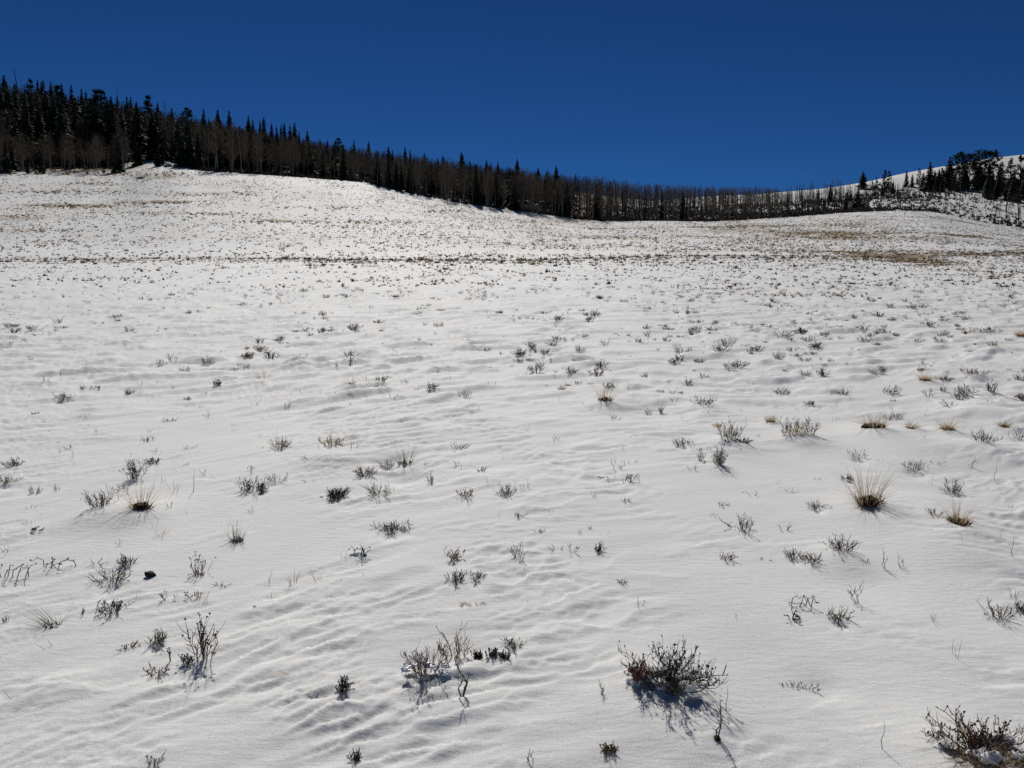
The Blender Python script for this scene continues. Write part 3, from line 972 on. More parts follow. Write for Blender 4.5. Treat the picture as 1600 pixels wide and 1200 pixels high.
 (938, 575, 24, 16, 'dark_sage', "dark shrub above the stiff-bladed straw tuft"),
 (905, 550, 22, 14, 'sage', "low grey shrub in mid field, centre"),
 (945, 540, 16, 16, 'bare_sprig', "short upright shrub right of the low grey shrub"),
 (843, 572, 22, 18, 'bare_sprig', "thin upright stems in mid field, centre"),
 (756, 548, 26, 9, 'red_low', "low red-brown clump in mid field, centre"),
 (781, 490, 20, 8, 'dark_sage', "small dark shrub in the upper mid field, centre"),
 (905, 394, 12, 15, 'sapling', "small dark sapling standing just above the track"),
]
P = [p for p in P if p[4]]

near_spots = []
for (x, y, w, h, sort, lab) in P:
    X, D = hit_base(x, y)
    near_spots.append((X, D))
    m = 1.0 / FPX * D
    if sort in ('bush', 'cornerbush', 'bigtuft', 'tuft_dark', 'tuft_low', 'tuft_wide', 'tuft_tan', 'strawdark', 'spiketuft', 'wide_mix', 'sage_up', 'sage_big'):
        MOUNDS.append((X, D - 0.02, w * m * 0.75, w * m * 1.0, 0.16 * w * m))       # snow heaped round the plant
    if sort in ('bush', 'ball', 'tuft_dark', 'tuft_low', 'dark_ice', 'bare_sprig', 'sage', 'sage_ice', 'dark_row', 'sage_dark_wide', 'bigtuft', 'cornerbush'):
        MOUNDS.append((X, D - 0.10 * w * m, w * m * 0.28, w * m * 0.42, -0.11 * w * m))   # scoured hollow at its foot
# drifts of their own
for (x, y, wx, hz) in ((1430, 790, 60, .03), (1490, 855, 85, .05), (1440, 700, 90, .05), (1335, 905, 60, -.02), (1010, 640, 60, -.04), (560, 556, 22, .05), (578, 553, 18, .04),
                       (456, 566, 14, .04), (474, 576, 14, .04), (98, 1085, 50, .015), (1290, 1070, 40, -.02), (620, 720, 30, -.04),
                       (515, 720, 40, .04), (630, 745, 35, -.05), (1480, 585, 60, .05), (1535, 648, 60, .06), (815, 403, 20, .05)):
    X, D = hit_base(x, y)
    MOUNDS.append((X, D, wx / FPX * D, max(wx / FPX * D * 1.1, 0.05), hz * (D / 5) ** 0.5))

_h0 = float(base_height(np.array([0.0]), np.array([0.0]))[0] + detail_height(np.array([0.0]), np.array([0.0]))[0])

# ================================================================== GROUND SHEET
def build_ground():
    core = np.linspace(-0.76, 0.76, 620)
    outer = []
    u, s = 0.76, 0.004
    while u < 9:
        s *= 1.13; u += s; outer.append(u)
    outer = np.array(outer)
    us = np.concatenate([-outer[::-1], core, outer])
    ds = [-40, -25, -15, -9, -5, -2.5, -1, -0.2, 0.4]
    d = 0.8
    while d < 620:
        ds.append(d)
        d *= 1.03 if d < 1.8 else (1.0052 if d < 7.5 else 1.0077)
        if d > 130: d *= 1.0015
    ds = np.array(ds + [700, 850, 1100, 1500])
    nR, nC = len(ds), len(us)
    U, Dg = np.meshgrid(us, ds)
    Y = Dg + 0.0
    X = U * (np.maximum(Dg, 0) + 0.9)
    Xf, Yf = X.ravel().copy(), Y.ravel().copy()
    Z = base_height(Xf, Yf) + detail_height(Xf, Yf) - _h0
    V = np.stack([Xf, Yf, Z], -1)
    i = np.arange(nR - 1)[:, None] * nC + np.arange(nC - 1)[None, :]
    F = np.stack([i, i + 1, i + 1 + nC, i + nC], -1).reshape(-1, 4)
    me = to_mesh("ground", V, F, [M['snow']], smooth=True)
    # how thinly the snow covers the grass, plus painted shade on the wood floor
    px = proj_x(Xf, np.maximum(Yf, 1), Z); py = proj_y(np.maximum(Yf, 1), Z)
    c = 0.66 * sstep(38, 95, Yf) + 0.25 * noise(Xf / 9, Yf / 14, 31) * sstep(40, 80, Yf)
    for (x0, y0, rx, ry, a) in PATCHES:
        sl = 0.0
        if (x0, y0) == (1440, 410): sl = 0.11
        c = c + 0.75 * a * (0.7 + 1.2 * noise(Xf / 3, Yf / 5, 35)) * np.exp(-((px - x0) / rx) ** 2 - ((py - y0 - sl * (px - x0)) / ry) ** 2) * sstep(30, 50, Yf)
    dt = Yf - track_y(Xf)
    c = c + 0.8 * np.exp(-((dt - 0.0) / 0.35) ** 2) * np.clip(0.4 + 1.4 * noise(Xf / 2, Yf / 3, 33), 0, 1) + 0.35 * np.exp(-((dt + 2.5) / 2.2) ** 2)
    De = np.interp(px, *EDGE_D)
    c = c + 0.9 * sstep(4, 16, Yf - De) * (1 - sstep(880, 1000, px)) * (1 - np.exp(-((px - 255) / 50) ** 2) * (1 - sstep(25, 40, Yf - De)))  # floor under the trees darkened, litter flecks standing in for their shade
    c = np.clip(c, 0, 1.6) * (Yf > 20)
    at = me.attributes.new("cover_shade", 'FLOAT', 'POINT')
    at.data.foreach_set("value", c.astype(np.float32))
    o = link("ground", me)
    tag(o, kind='structure')
    return o


PATCHES = [(820, 411, 620, 4, .45), (1480, 396, 120, 4, .7), (1250, 392, 200, 3, .5), (90, 300, 110, 3, .5), (330, 302, 90, 2.5, .5), (60, 360, 90, 3, .4), (500, 322, 90, 2.5, .4), (120, 321, 90, 3.5, 0.9), (250, 315, 70, 2.5, 1.0), (20, 341, 40, 4, .7), (320, 334, 90, 3, .5), (150, 288, 50, 2.5, .5), (430, 345, 70, 3, .5),
           (700, 330, 40, 2, .6), (560, 345, 120, 3, .4), (900, 345, 60, 4, .7), (960, 372, 100, 3, .4), (1150, 358, 90, 4, .6), (1300, 365, 90, 4, 1.3), (1310, 372, 120, 3, .9),
           (1440, 410, 110, 9, 2.0), (1560, 430, 70, 6, 1.0), (1180, 352, 60, 3, .5), (1490, 369, 60, 3, .6), (1150, 452, 50, 4, .5), (1280, 462, 90, 5, .5),
           (1560, 520, 60, 7, .04), (1000, 415, 200, 6, .3), (180, 275, 120, 4, .3), (250, 275, 60, 5, .5), (1330, 352, 60, 4, .5)]
build_ground()

# ================================================================== STUFF: scrub too small or too many to single out
def small_variants():
    out = []
    for k in range(6):
        out.append(merged_variant(sage(900 + k, stems=6, h=0.085, w=0.19, leafy=0.6, thick=2.0, side_twigs=1, dense_base=True)))
    return out


def fleck_variants(n, w, h, seed):
    out = []
    for k in range(8):
        r = random.Random(seed + k)
        g1, g2 = Geo(), Geo()
        for i in range(n):
            a = r.uniform(0, 6.28); rr = r.random() * 0.4 * w
            p = np.array([math.cos(a) * rr, math.sin(a) * rr, -0.02])
            d = rdir(r, 0, 0.8)
            s = unit([r.gauss(0, 1), r.gauss(0, 1), 0]) * w * 0.06
            (g1 if i % 2 else g2).tri(p - s, p + s, p + d * h * r.uniform(0.5, 1.1))
        for i in range(max(1, n // 3)):
            s = unit([r.gauss(0, 1), r.gauss(0, 1), 0]) * w * 0.22
            g1.tri(np.array([0, 0, -0.01]) - s, np.array([0, 0, -0.01]) + s, np.array([r.gauss(0, .1) * w, r.gauss(0, .1) * w, h * 0.4]))
        out.append(merged_variant((g1, g2)))
    return out


def field_points(n, d0, d1, dens=None, seed=0):
    r = np.random.default_rng(seed)
    D = np.sqrt(r.random(n) * (d1 ** 2 - d0 ** 2) + d0 ** 2)
    u = r.uniform(-0.74, 0.74, n)
    X = u * D
    if dens is not None:
        k = r.random(n) < dens(X, D)
        X, D = X[k], D[k]
    return X, D


def clumpy(X, Y):
    px = 800 + FPX * X / Y
    a = 0.32 + 2.0 * noise(X / 1.5, Y / 3.0, 41) + 0.7 * noise(X / 7, Y / 10, 42)
    a = a + 0.38 * sstep(800, 1350, px) - 0.12 * (1 - sstep(0, 700, px))
    return np.clip(a, 0.05, 1)


def near_hand(X, Y, k=1.0):
    ns = np.array(near_spots)
    ok = np.ones(len(X), bool)
    for (a, b) in ns:
        r_ = 0.10 + 0.012 * b
        ok &= ((X - a) ** 2 + ((Y - b) * 0.6) ** 2) > (r_ * k) ** 2
    return ok


# candidate shrubs of the mid field: the largest become things of their own
Xc, Yc = field_points(22000, 7.6, 68, clumpy, 5)
ok = near_hand(Xc, Yc)
Xc, Yc = Xc[ok], Yc[ok]
size = 0.34 + rng.random(len(Xc)) ** np.where(Yc < 32, 1.9, 3.0) * 0.80
dtk = np.abs(Yc - track_y(Xc) + 1.0)
size = size * (1 + 0.5 * np.exp(-(dtk / 2.5) ** 2))
Zc = height(Xc, Yc)
app = size / Yc
order = np.argsort(-app)
N_IND = 270
ind, rest = order[:N_IND], order[N_IND:]

sv = small_variants()
fv = fleck_variants(9, 0.20, 0.13, 50)
items = []; items2 = []
for i in rest:
    if Yc[i] < 26:
        items.append((rnd.randrange(6), Xc[i], Yc[i], Zc[i], rnd.uniform(0, 6.28), size[i] * 1.15, size[i] * rnd.uniform(0.9, 1.6)))
    else:
        items2.append((rnd.randrange(8), Xc[i], Yc[i], Zc[i], rnd.uniform(0, 6.28), size[i] * rnd.uniform(0.8, 1.6), size[i] * rnd.uniform(0.7, 1.4)))
o = link("low_scrub", scatter_mesh("low_scrub", sv, items, [M['sage_stem'], M['sage_leaf']]))
tag(o, "small grey sprigs poking through the snow of the nearer meadow", kind='stuff')
o = link("meadow_scrub", scatter_mesh("meadow_scrub", fv, items2, [M['sage_stem'], M['brown_straw']]))
tag(o, "small dark scrub dotting the snow up to the track", kind='stuff')


# faint sprigs barely out of the snow
Xs, Ys = field_points(1900, 3.2, 21, lambda x, y: np.clip(.48 + 1.2 * noise(x / 1.1 + 7, y / 2.0, 48) + .1 * sstep(4, 9, y), 0, 1), 12)
Zs_ = height(Xs, Ys)
tiny = [merged_variant(sage(950 + k, stems=4, h=0.05, w=0.10, leafy=0.35, thick=1.1, side_twigs=1, dense_base=False, sprawl=.6)) for k in range(8)]
its = np.stack([rng.integers(0, 8, len(Xs)), Xs, Ys, Zs_ - .004, rng.random(len(Xs)) * 6.28, .4 + rng.random(len(Xs)) ** 2 * 1.0, .25 + rng.random(len(Xs)) * .8], -1)
o = link("faint_sprigs", scatter_mesh("faint_sprigs", tiny, its, [M['sage_stem'], M['grey_leaf']]))
tag(o, "faint little sprigs barely out of the snow between the shrubs", kind='stuff')

# thin grass stems all through the near snow
def stems_stuff():
    X, Y = field_points(1500, 2.6, 22, lambda x, y: np.clip(0.35 + noise(x / 1.2, y / 2, 44), 0, 1), 8)
    Z = height(X, Y)
    g1 = Geo()
    r = random.Random(4)
    for x, y, z in zip(X, Y, Z):
        for k in range(r.choice((1, 1, 2, 3))):
            h = r.uniform(0.02, 0.085); l = rdir(r, 0.1, 0.9)
            p = np.array([x + r.gauss(0, .012), y + r.gauss(0, .012), z - 0.004])
            q = p + l * h * 0.6; e = q + unit(l + np.array([r.gauss(0, .4), r.gauss(0, .4), -0.1])) * h * 0.5
            g1.tube([p, q, e], [0.0008, 0.0007, 0.0004], 3)
    o = link("grass_stems", geo_mesh("grass_stems", g1, M['brown_straw']))
    tag(o, "thin dead grass stems scattered through the near snow", kind='stuff')


stems_stuff()

# flecks beyond the track
ff = fleck_variants(4, 0.5, 0.22, 70)
Xf, Yf = field_points(60000, 62, 250, lambda x, y: np.clip(0.55 + 1.0 * noise(x / 8, y / 14, 45) + 0.6 * noise(x / 25, y / 30, 46), 0.05, 1), 9)
Ds_, _ = nodes_for(Xf / Yf)
okf = Yf < Ds_[4] + 6
Xf, Yf = Xf[okf], Yf[okf]
Zf = height(Xf, Yf)
it = np.stack([rng.integers(0, 8, len(Xf)), Xf, Yf, Zf, rng.random(len(Xf)) * 6.28, 0.6 + rng.random(len(Xf)) ** 2 * 1.5, 0.5 + rng.random(len(Xf)) * 1.0], -1)
o = link("slope_scrub", scatter_mesh("slope_scrub", ff, it, [M['sage_leaf'], M['brown_straw']]))
tag(o, "fine dark scrub over the snowy slope below the forest", kind='stuff')

# brown and straw grass: the strip along the track and the wind-bared patches
gi = []
for k in range(520):
    x = rnd.uniform(-40, 1640)
    X = None
    yy = np.interp(x, [t[0] for t in TRACK], [t[1] for t in TRACK])
    dens = 0.35 + 0.65 * (400 < x < 1250)
    if rnd.random() > dens:
        continue
    Xg, Dg = hit_base(x, yy + rnd.choice((0, 0.3, rnd.expovariate(1 / 4.5))))
    gi.append((rnd.randrange(8), Xg, Dg, 0, rnd.uniform(0, 6.28), rnd.uniform(0.3, 1.0), rnd.uniform(0.5, 1.2)))
for (x0, y0, rx, ry, a) in PATCHES:
    for k in range(int(rx * a * 1.0)):
        dx = rnd.gauss(0, 0.6) * rx
        sl = 0.11 if (x0, y0) == (1440, 410) else 0.0
        yy = y0 + sl * dx + rnd.gauss(0, 0.55) * ry
        x = x0 + dx
        if not (-60 < x < 1660): continue
        if yy < np.interp(x, *EDGE) - 2: continue
        Xg, Dg = hit_base(x, yy)
        gi.append((rnd.randrange(8), Xg, Dg, 0, rnd.uniform(0, 6.28), rnd.uniform(0.5, 1.1) * min(max(.3, Dg / 90), 2), rnd.uniform(0.5, 1.1) * min(max(.4, Dg / 90), 1.8)))
items3 = []
for k in range(420):
    x = rnd.uniform(-20, 1620)
    if not (430 < x < 1250) and rnd.random() < .6: continue
    yy = np.interp(x, [q[0] for q in TRACK], [q[1] for q in TRACK]) + rnd.choice((0.2, rnd.expovariate(1 / 4.0)))
    Xg, Dg = hit_base(x, yy)
    items3.append((rnd.randrange(8), Xg, Dg, 0, rnd.uniform(0, 6.28), rnd.uniform(0.6, 1.5), rnd.uniform(0.6, 1.4)))
items3 = np.array(items3); items3[:, 3] = height(items3[:, 1], items3[:, 2])
o = link("track_scrub", scatter_mesh("track_scrub", fleck_variants(12, 0.42, 0.24, 80), items3, [M['sage_stem'], M['dark_leaf']]))
tag(o, "dark scrub crowding the near side of the track", kind='stuff')
gi = np.array(gi)
gi[:, 3] = height(gi[:, 1], gi[:, 2])
gf = fleck_variants(12, 0.55, 0.26, 90)
o = link("dry_grass", scatter_mesh("dry_grass", gf, gi, [M['brown_straw'], M['straw']]))
tag(o, "brown dry grass along the track and in wind-bared patches", kind='stuff')

# ================================================================== THINGS: the plants singled out
def add_parts(t, parts):
    for (nm, g, mat) in parts:
        if g.n:
            o = link(nm, geo_mesh(nm, g, M[mat]), t)
            if nm in ('seed_heads', 'ice_crust', 'snow_clump'):
                o["kind"] = 'stuff'


def build_plant(i, x, y, w, h, sort, lab):
    X, D, Z = spot(x, y)
    if sort not in ('stem', 'thinfork', 'thin_arch', 'bent', 'fork_dark', 'sapling', 'fork', 'thingrass', 'tall_twigs', 'tallthin', 'bigtuft', 'spiketuft', 'curl', 'curl_ice', 'tuft_dark', 'tuft_wide', 'tuft_tan', 'tuft_low', 'strawdark', 'leantuft', 'tuftstem', 'wide_mix'):
        dp = w * 1.6 / D * 0.72
        H_ = max(h - dp * 0.9, 0.5 * h)
        y = y - min(dp, h) * 0.42
        h = H_
        X, D, Z = spot(x, y)
    elif sort in ('bigtuft', 'tall_twigs', 'fork'):
        y -= 6; X, D, Z = spot(x, y)
    m = D / FPX * 1.01
    W, H = w * m, h * m / 0.97
    sd_ = 1000 + i
    TH = 0.9 + 0.055 * max(0, D - 4)           # sturdier, fewer stems on the shrubs further off
    r = random.Random(sd_)
    cat, nm = 'shrub', 'dwarf_shrub'
    parts = []
    def S(stem='sage_stem', leaf='sage_leaf', **k):
        k.setdefault('thick', TH)
        a, b_ = sage(sd_, h=H, w=W, **k)
        return [('stems', a, stem), ('leaves', b_, leaf)]
    if sort in ('bigtuft', 'tuft_dark', 'tuft_wide', 'tuft_low', 'tuft_tan', 'spiketuft', 'strawdark', 'paletuft', 'thingrass', 'thingrass_dense', 'leantuft', 'flatgrass', 'green', 'tuftstem', 'tallthin'):
        cat, nm = 'grass', 'grass_tuft'
        H *= {'bigtuft': .84, 'spiketuft': .85}.get(sort, 1)
        bl = {'bigtuft': 150, 'tuft_dark': 130, 'tuft_wide': 140, 'tuft_low': 110, 'tuft_tan': 150, 'spiketuft': 70, 'strawdark': 70, 'paletuft': 30, 'thingrass': 9,
              'thingrass_dense': 34, 'leantuft': 60, 'flatgrass': 26, 'green': 50, 'tuftstem': 60, 'tallthin': 34}[sort]
        mat = {'thingrass': 'brown_straw', 'thingrass_dense': 'pale_straw', 'leantuft': 'grey_leaf', 'green': 'green_grass', 'paletuft': 'pale_straw', 'tuftstem': 'grey_leaf',
               'flatgrass': 'brown_straw', 'tallthin': 'grey_leaf', 'tuft_low': 'tan_leaf', 'strawdark': 'tan_leaf'}.get(sort, 'straw')
        lean = {'leantuft': (-1.2, 0.1), 'flatgrass': (-3.5, -0.6), 'bigtuft': (0.12, 0), 'tuft_low': (0.5, 0), 'tuft_wide': (0.2, 0)}.get(sort, (0, 0))
        if sort == 'flatgrass': H = W * 0.28
        wid = 0.0012 * (1 + 0.22 * max(0, D - 3.5))
        gb, gr = tuft(sd_, bl, H * 1.1, W * (1.5 if sort != 'flatgrass' else .5), lean, base=sort not in ('thingrass', 'flatgrass', 'thingrass_dense'), wid=wid)
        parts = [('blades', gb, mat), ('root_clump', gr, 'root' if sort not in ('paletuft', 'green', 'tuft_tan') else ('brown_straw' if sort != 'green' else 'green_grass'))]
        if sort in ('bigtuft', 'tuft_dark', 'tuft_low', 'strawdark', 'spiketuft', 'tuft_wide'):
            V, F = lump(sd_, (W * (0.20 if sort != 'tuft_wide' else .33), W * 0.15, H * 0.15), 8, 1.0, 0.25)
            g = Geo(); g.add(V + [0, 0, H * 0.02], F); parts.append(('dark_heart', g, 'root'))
        if sort == 'bigtuft':
            gb2, _ = tuft(sd_ + 5, 60, H * 0.45, W * 1.2, (-0.3, -0.2), base=False, wid=wid * 1.3)
            parts.append(('fallen_blades', gb2, 'tan_leaf'))
        if sort == 'tuftstem':
            a, b_ = sage(sd_, stems=1, h=H, w=W * .3, leafy=0.6, thick=TH, dense_base=False, heads=1)
            parts += [('stem', a, 'sage_stem')]
    elif sort == 'stem' or sort in ('thinfork', 'thin_arch', 'bent', 'fork_dark'):
        cat, nm = 'dry stem', 'dry_stem'
        g = Geo()
        n = {'stem': 1, 'thinfork': 3, 'thin_arch': 4, 'bent': 2, 'fork_dark': 3}[sort]
        for k in range(n):
            rad = 0.0011 * (1 + 0.06 * D) * (1.9 if sort in ('bent', 'fork_dark') else 1.0)
            hh = H * (1 if k == 0 else r.uniform(0.5, 0.9)); lx = r.uniform(-0.5, 0.5) * W
            if sort == 'stem': lx = 0.06 * H
            if sort == 'fork_dark': lx = (-.5, .45, .1)[k] * W
            kink = r.uniform(-0.35, 0.35) * W
            pts = [(0, 0, -0.01), (kink, 0.01, hh * .35), (lx * .5 + kink * .4, 0.0, hh * .65), (lx, 0.01, hh)]
            g.tube(pts, [rad * 1.3, rad, rad * .8, rad * .5], 4)
            if sort != 'stem':
                for q in range(3):
                    p0 = np.array(pts[q + 1]) if q < 2 else np.array(pts[2])
                    g.tube([p0, p0 + rdir(r, .3, 1.1) * hh * .22], [rad * .6, rad * .35], 3)
        parts = [('stalk', g, 'sage_stem')]
        if sort == 'bent':
            V, F = lump(sd_, (0.012, .012, .010), 6, 1, .3); g2 = Geo(); g2.add(V + [0, 0, .003], F); parts.append(('root_knot', g2, 'root'))
    elif sort in ('bush', 'cornerbush'):
        nm = 'twiggy_bush'
        a, b_ = sage(sd_, stems=62 if sort == 'bush' else 54, h=H, w=W * 1.15, leafy=0.30, thick=1.1, side_twigs=7, heads=0.15, dense_base=False)
        parts = [('stems', a, 'sage_stem'), ('leaves', b_, 'dark_leaf')]
        a2, b2 = sage(sd_ + 1, stems=20, h=H * .5, w=W * .9, leafy=.8, thick=1.2, side_twigs=3)
        parts += [('inner_twigs', a2, 'bark_dark'), ('inner_leaves', b2, 'dark_leaf')]
        # reddish clump
        a3, b3 = sage(sd_ + 2, stems=14, h=H * .52, w=W * .30, leafy=1.9, thick=1.3, side_twigs=3)
        off = np.array([-W * .36, -0.02, H * .20]) if sort == 'bush' else np.array([-W * .10, -.02, H * .25])
        g3 = Geo(); V, F = a3.arrays(); g3.add(V + off, F); V, F = b3.arrays(); g3.add(V + off, F)
        parts += [('red_clump', g3, 'red_leaf')]
        gi_ = Geo()
        for q in range(9 if sort == 'bush' else 6):
            s_ = r.uniform(.05, .11) * W
            V, F = lump(sd_ + q, (s_ * 1.3, s_, s_ * .9), 8, .8, .35)
            ang = r.uniform(0, 6.28); rr = r.uniform(.15, .42) * W
            gi_.add(V + [math.cos(ang) * rr, math.sin(ang) * rr * .8, r.uniform(0, .22) * H], F)
        parts += [('snow_clump', gi_, 'snow')]
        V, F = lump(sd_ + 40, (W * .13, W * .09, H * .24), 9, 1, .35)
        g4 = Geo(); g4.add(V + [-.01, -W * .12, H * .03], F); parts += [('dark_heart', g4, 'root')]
        if sort == 'cornerbush':
            gb, _ = tuft(sd_ + 9, 260, H * .75, W * 1.5, (0, 0), base=False, wid=.0019)
            V, F = gb.arrays(); g5 = Geo(); g5.add(V + [0.0, -.035, 0], F); parts += [('straw_base', g5, 'tan_leaf')]
    elif sort == 'dark_row':
        nm = 'leafy_shrub'
        g = Geo(); gl = Geo()
        for q, dx in enumerate((-.36, 0.02, .36)):
            a, b_ = sage(sd_ + q, stems=10, h=H * r.uniform(.7, 1), w=W * .30, leafy=2.4, thick=1.5, side_twigs=2)
            V, F = a.arrays(); g.add(V + [dx * W, r.uniform(-.03, .03), 0], F)
            V, F = b_.arrays(); gl.add(V + [dx * W, r.uniform(-.02, .02), 0], F)
        parts = [('stems', g, 'sage_stem'), ('leaves', gl, 'dark_leaf')]
    elif sort in ('heads', 'heads_red', 'heads_small'):
        nm = 'seed_head_shrub'
        a, b_ = sage(sd_, stems={'heads': 11, 'heads_red': 9, 'heads_small': 4}[sort], h=H, w=W, leafy=0.2, thick=TH * .95, heads=0.9, side_twigs=2, dense_base=False, row=(sort == 'heads'))
        parts = [('stems', a, 'sage_stem'), ('seed_heads', b_, 'dark_leaf')]
        if sort == 'heads_red':
            a2, b2 = sage(sd_ + 3, stems=8, h=H * .3, w=W * .6, leafy=1.4, thick=1.1)
            parts += [('rusty_leaves', b2, 'red_leaf')]
    elif sort in ('curl', 'curl_ice'):
        nm = 'curled_twigs'
        g, gl = Geo(), Geo()
        for q in range(7):
            fx = r.uniform(-.45, .45) * W; sx = r.choice((-1, 1))
            L = W * r.uniform(.10, .30); hh = H * r.uniform(.15, .62)
            pts = [(fx, 0, -.01), (fx + sx * L * .3, r.uniform(-.02, .02), hh * .7), (fx + sx * L * .7, r.uniform(-.03, .03), hh), (fx + sx * L, r.uniform(-.03, .03), hh * r.uniform(.5, 1.1))]
            rad = 0.0021
            g.tube(pts, [rad * 1.2, rad, rad * .8, rad * .5], 3)
            leafnub(gl, np.array(pts[-1]), np.array([sx, 0, .3]), r, .014, .004)
            leafnub(gl, np.array(pts[2]), np.array([sx, 0, .6]), r, .012, .004)
        parts = [('twigs', g, 'bark_dark'), ('leaves', gl, 'dark_leaf')]
    elif sort == 'sapling':
        cat, nm = 'sapling', 'sapling'
        gt, gc = make_pine(3, H, 9, 12, bare=0.35, width=.3)
        parts = [('trunk', gt, 'bark_dark'), ('crown', gc, 'needle')]
    else:
        q = {
            'sage': dict(stems=18, leafy=.55), 'sage_big': dict(stems=26, leafy=.5), 'dark_sage': dict(stems=16, leafy=1.3, leaf='dark_leaf'),
            'sage_up': dict(stems=20, leafy=.9, leaf='grey_leaf'), 'sage_pale': dict(stems=20, leafy=.5, leaf='grey_leaf'), 'sage_open': dict(stems=15, leafy=.3, sprawl=.5, side_twigs=4),
            'sage_ice': dict(stems=16, leafy=.6), 'sage_dark_wide': dict(stems=30, leafy=1.0, leaf='dark_leaf'), 'ball': dict(stems=50, leafy=.8, side_twigs=4, leaf='dark_leaf'),
            'ice_shrub': dict(stems=26, leafy=.4, side_twigs=4, leaf='red_leaf'), 'fork': dict(stems=9, leafy=.3, side_twigs=4, leaf='tan_leaf', stem='brown_straw', thick=1.5 * TH, dense_base=False),
            'dark_ice': dict(stems=14, leafy=1.6, leaf='dark_leaf'), 'dark_small': dict(stems=9, leafy=1.4, leaf='dark_leaf'), 'round': dict(stems=26, leafy=1.3, leaf='green_grass', stem='brown_straw'),
            'tall_twigs': dict(stems=10, leafy=.25, heads=.3, leaf='red_leaf', side_twigs=5, stem='bark_dark', thick=1.2), 'red_low': dict(stems=10, leafy=1.3, leaf='red_leaf'),
            'sprig': dict(stems=4, leafy=.3, dense_base=False), 'low': dict(stems=7, leafy=.7), 'bare_sprig': dict(stems=9, leafy=.3, dense_base=False, side_twigs=3),
            'dark_up': dict(stems=14, leafy=1.0, leaf='dark_leaf'), 'tan_top': dict(stems=18, leafy=1.1, leaf='tan_leaf'), 'brown_up': dict(stems=24, leafy=.7, leaf='red_leaf'),
            'lowrow': dict(stems=13, leafy=.5, row=True), 'pale_sprig': dict(stems=8, leafy=.8, leaf='grey_leaf', sprawl=.5), 'pale_row': dict(stems=14, leafy=.5, leaf='straw', stem='straw', row=True),
            'row': dict(stems=16, leafy=.6, row=True), 'red_row': dict(stems=34, leafy=.8, leaf='red_leaf', row=True), 'red_sage': dict(stems=22, leafy=.8, leaf='red_leaf'),
            'wide_mix': dict(stems=30, leafy=.6, row=True),
        }[sort]
        q['stems'] = int(q['stems'] * 1.15); q['leafy'] *= .8; H *= .92; parts = S(**q)
        if sort == 'wide_mix':
            gb, _ = tuft(sd_, 80, H * 1.1, W * 1.7, base=False, wid=.0017 * TH); parts.append(('straw_blades', gb, 'straw'))
        if sort in ('ice_shrub', 'dark_ice', 'sage_ice', 'ball'):
            g = Geo()
            for k in range({'ice_shrub': 9, 'dark_ice': 4, 'sage_ice': 4, 'ball': 3}[sort]):
                s_ = r.uniform(.04, .09) * W
                V, F = lump(sd_ + k, (s_ * 1.5, s_, s_), 7, .6, .5)
                cx = {'ball': -.6, 'sage_ice': .45, 'dark_ice': -.4, 'ice_shrub': 0}[sort] * W
                sp_ = .38 if sort == 'ice_shrub' else .16
                g.add(V + [cx + r.uniform(-1, 1) * sp_ * W, r.uniform(-1, 1) * sp_ * .6 * W, r.uniform(.0, .12 if sort != 'ice_shrub' else .35) * H], F)
            parts.append(('ice_crust', g, 'ice'))
        if sort == 'dark_sage' and y == 970:
            gb, _ = tuft(sd_, 12, H * 2.0, W * 1.3, base=False, wid=.0008); parts.append(('grass_stems', gb, 'brown_straw'))
        if sort == 'sage_up' and x == 1140:
            a2, b2 = sage(sd_ + 3, stems=10, h=H * .35, w=W * .4, leafy=1.8, thick=TH)
            g = Geo(); V, F = b2.arrays(); g.add(V + [-W * .38, 0, H * .55], F); parts.append(('tan_top', g, 'tan_leaf'))
    if sort == 'curl_ice' or (sort == 'dark_sage' and y == 775):
        g = Geo()
        for k in range(4):
            s_ = r.uniform(.05, .10) * W
            V, F = lump(sd_ + k, (s_ * 1.4, s_, s_ * .8), 7, .6, .5)
            g.add(V + [r.uniform(-.1, .5) * W, r.uniform(-.1, .05) * W, 0.004], F)
        parts.append(('ice_crust', g, 'ice'))
    t = thing(nm, lab, cat, (X, D, Z - 0.004))
    add_parts(t, parts)


for i, p in enumerate(P):
    build_plant(i, *p)

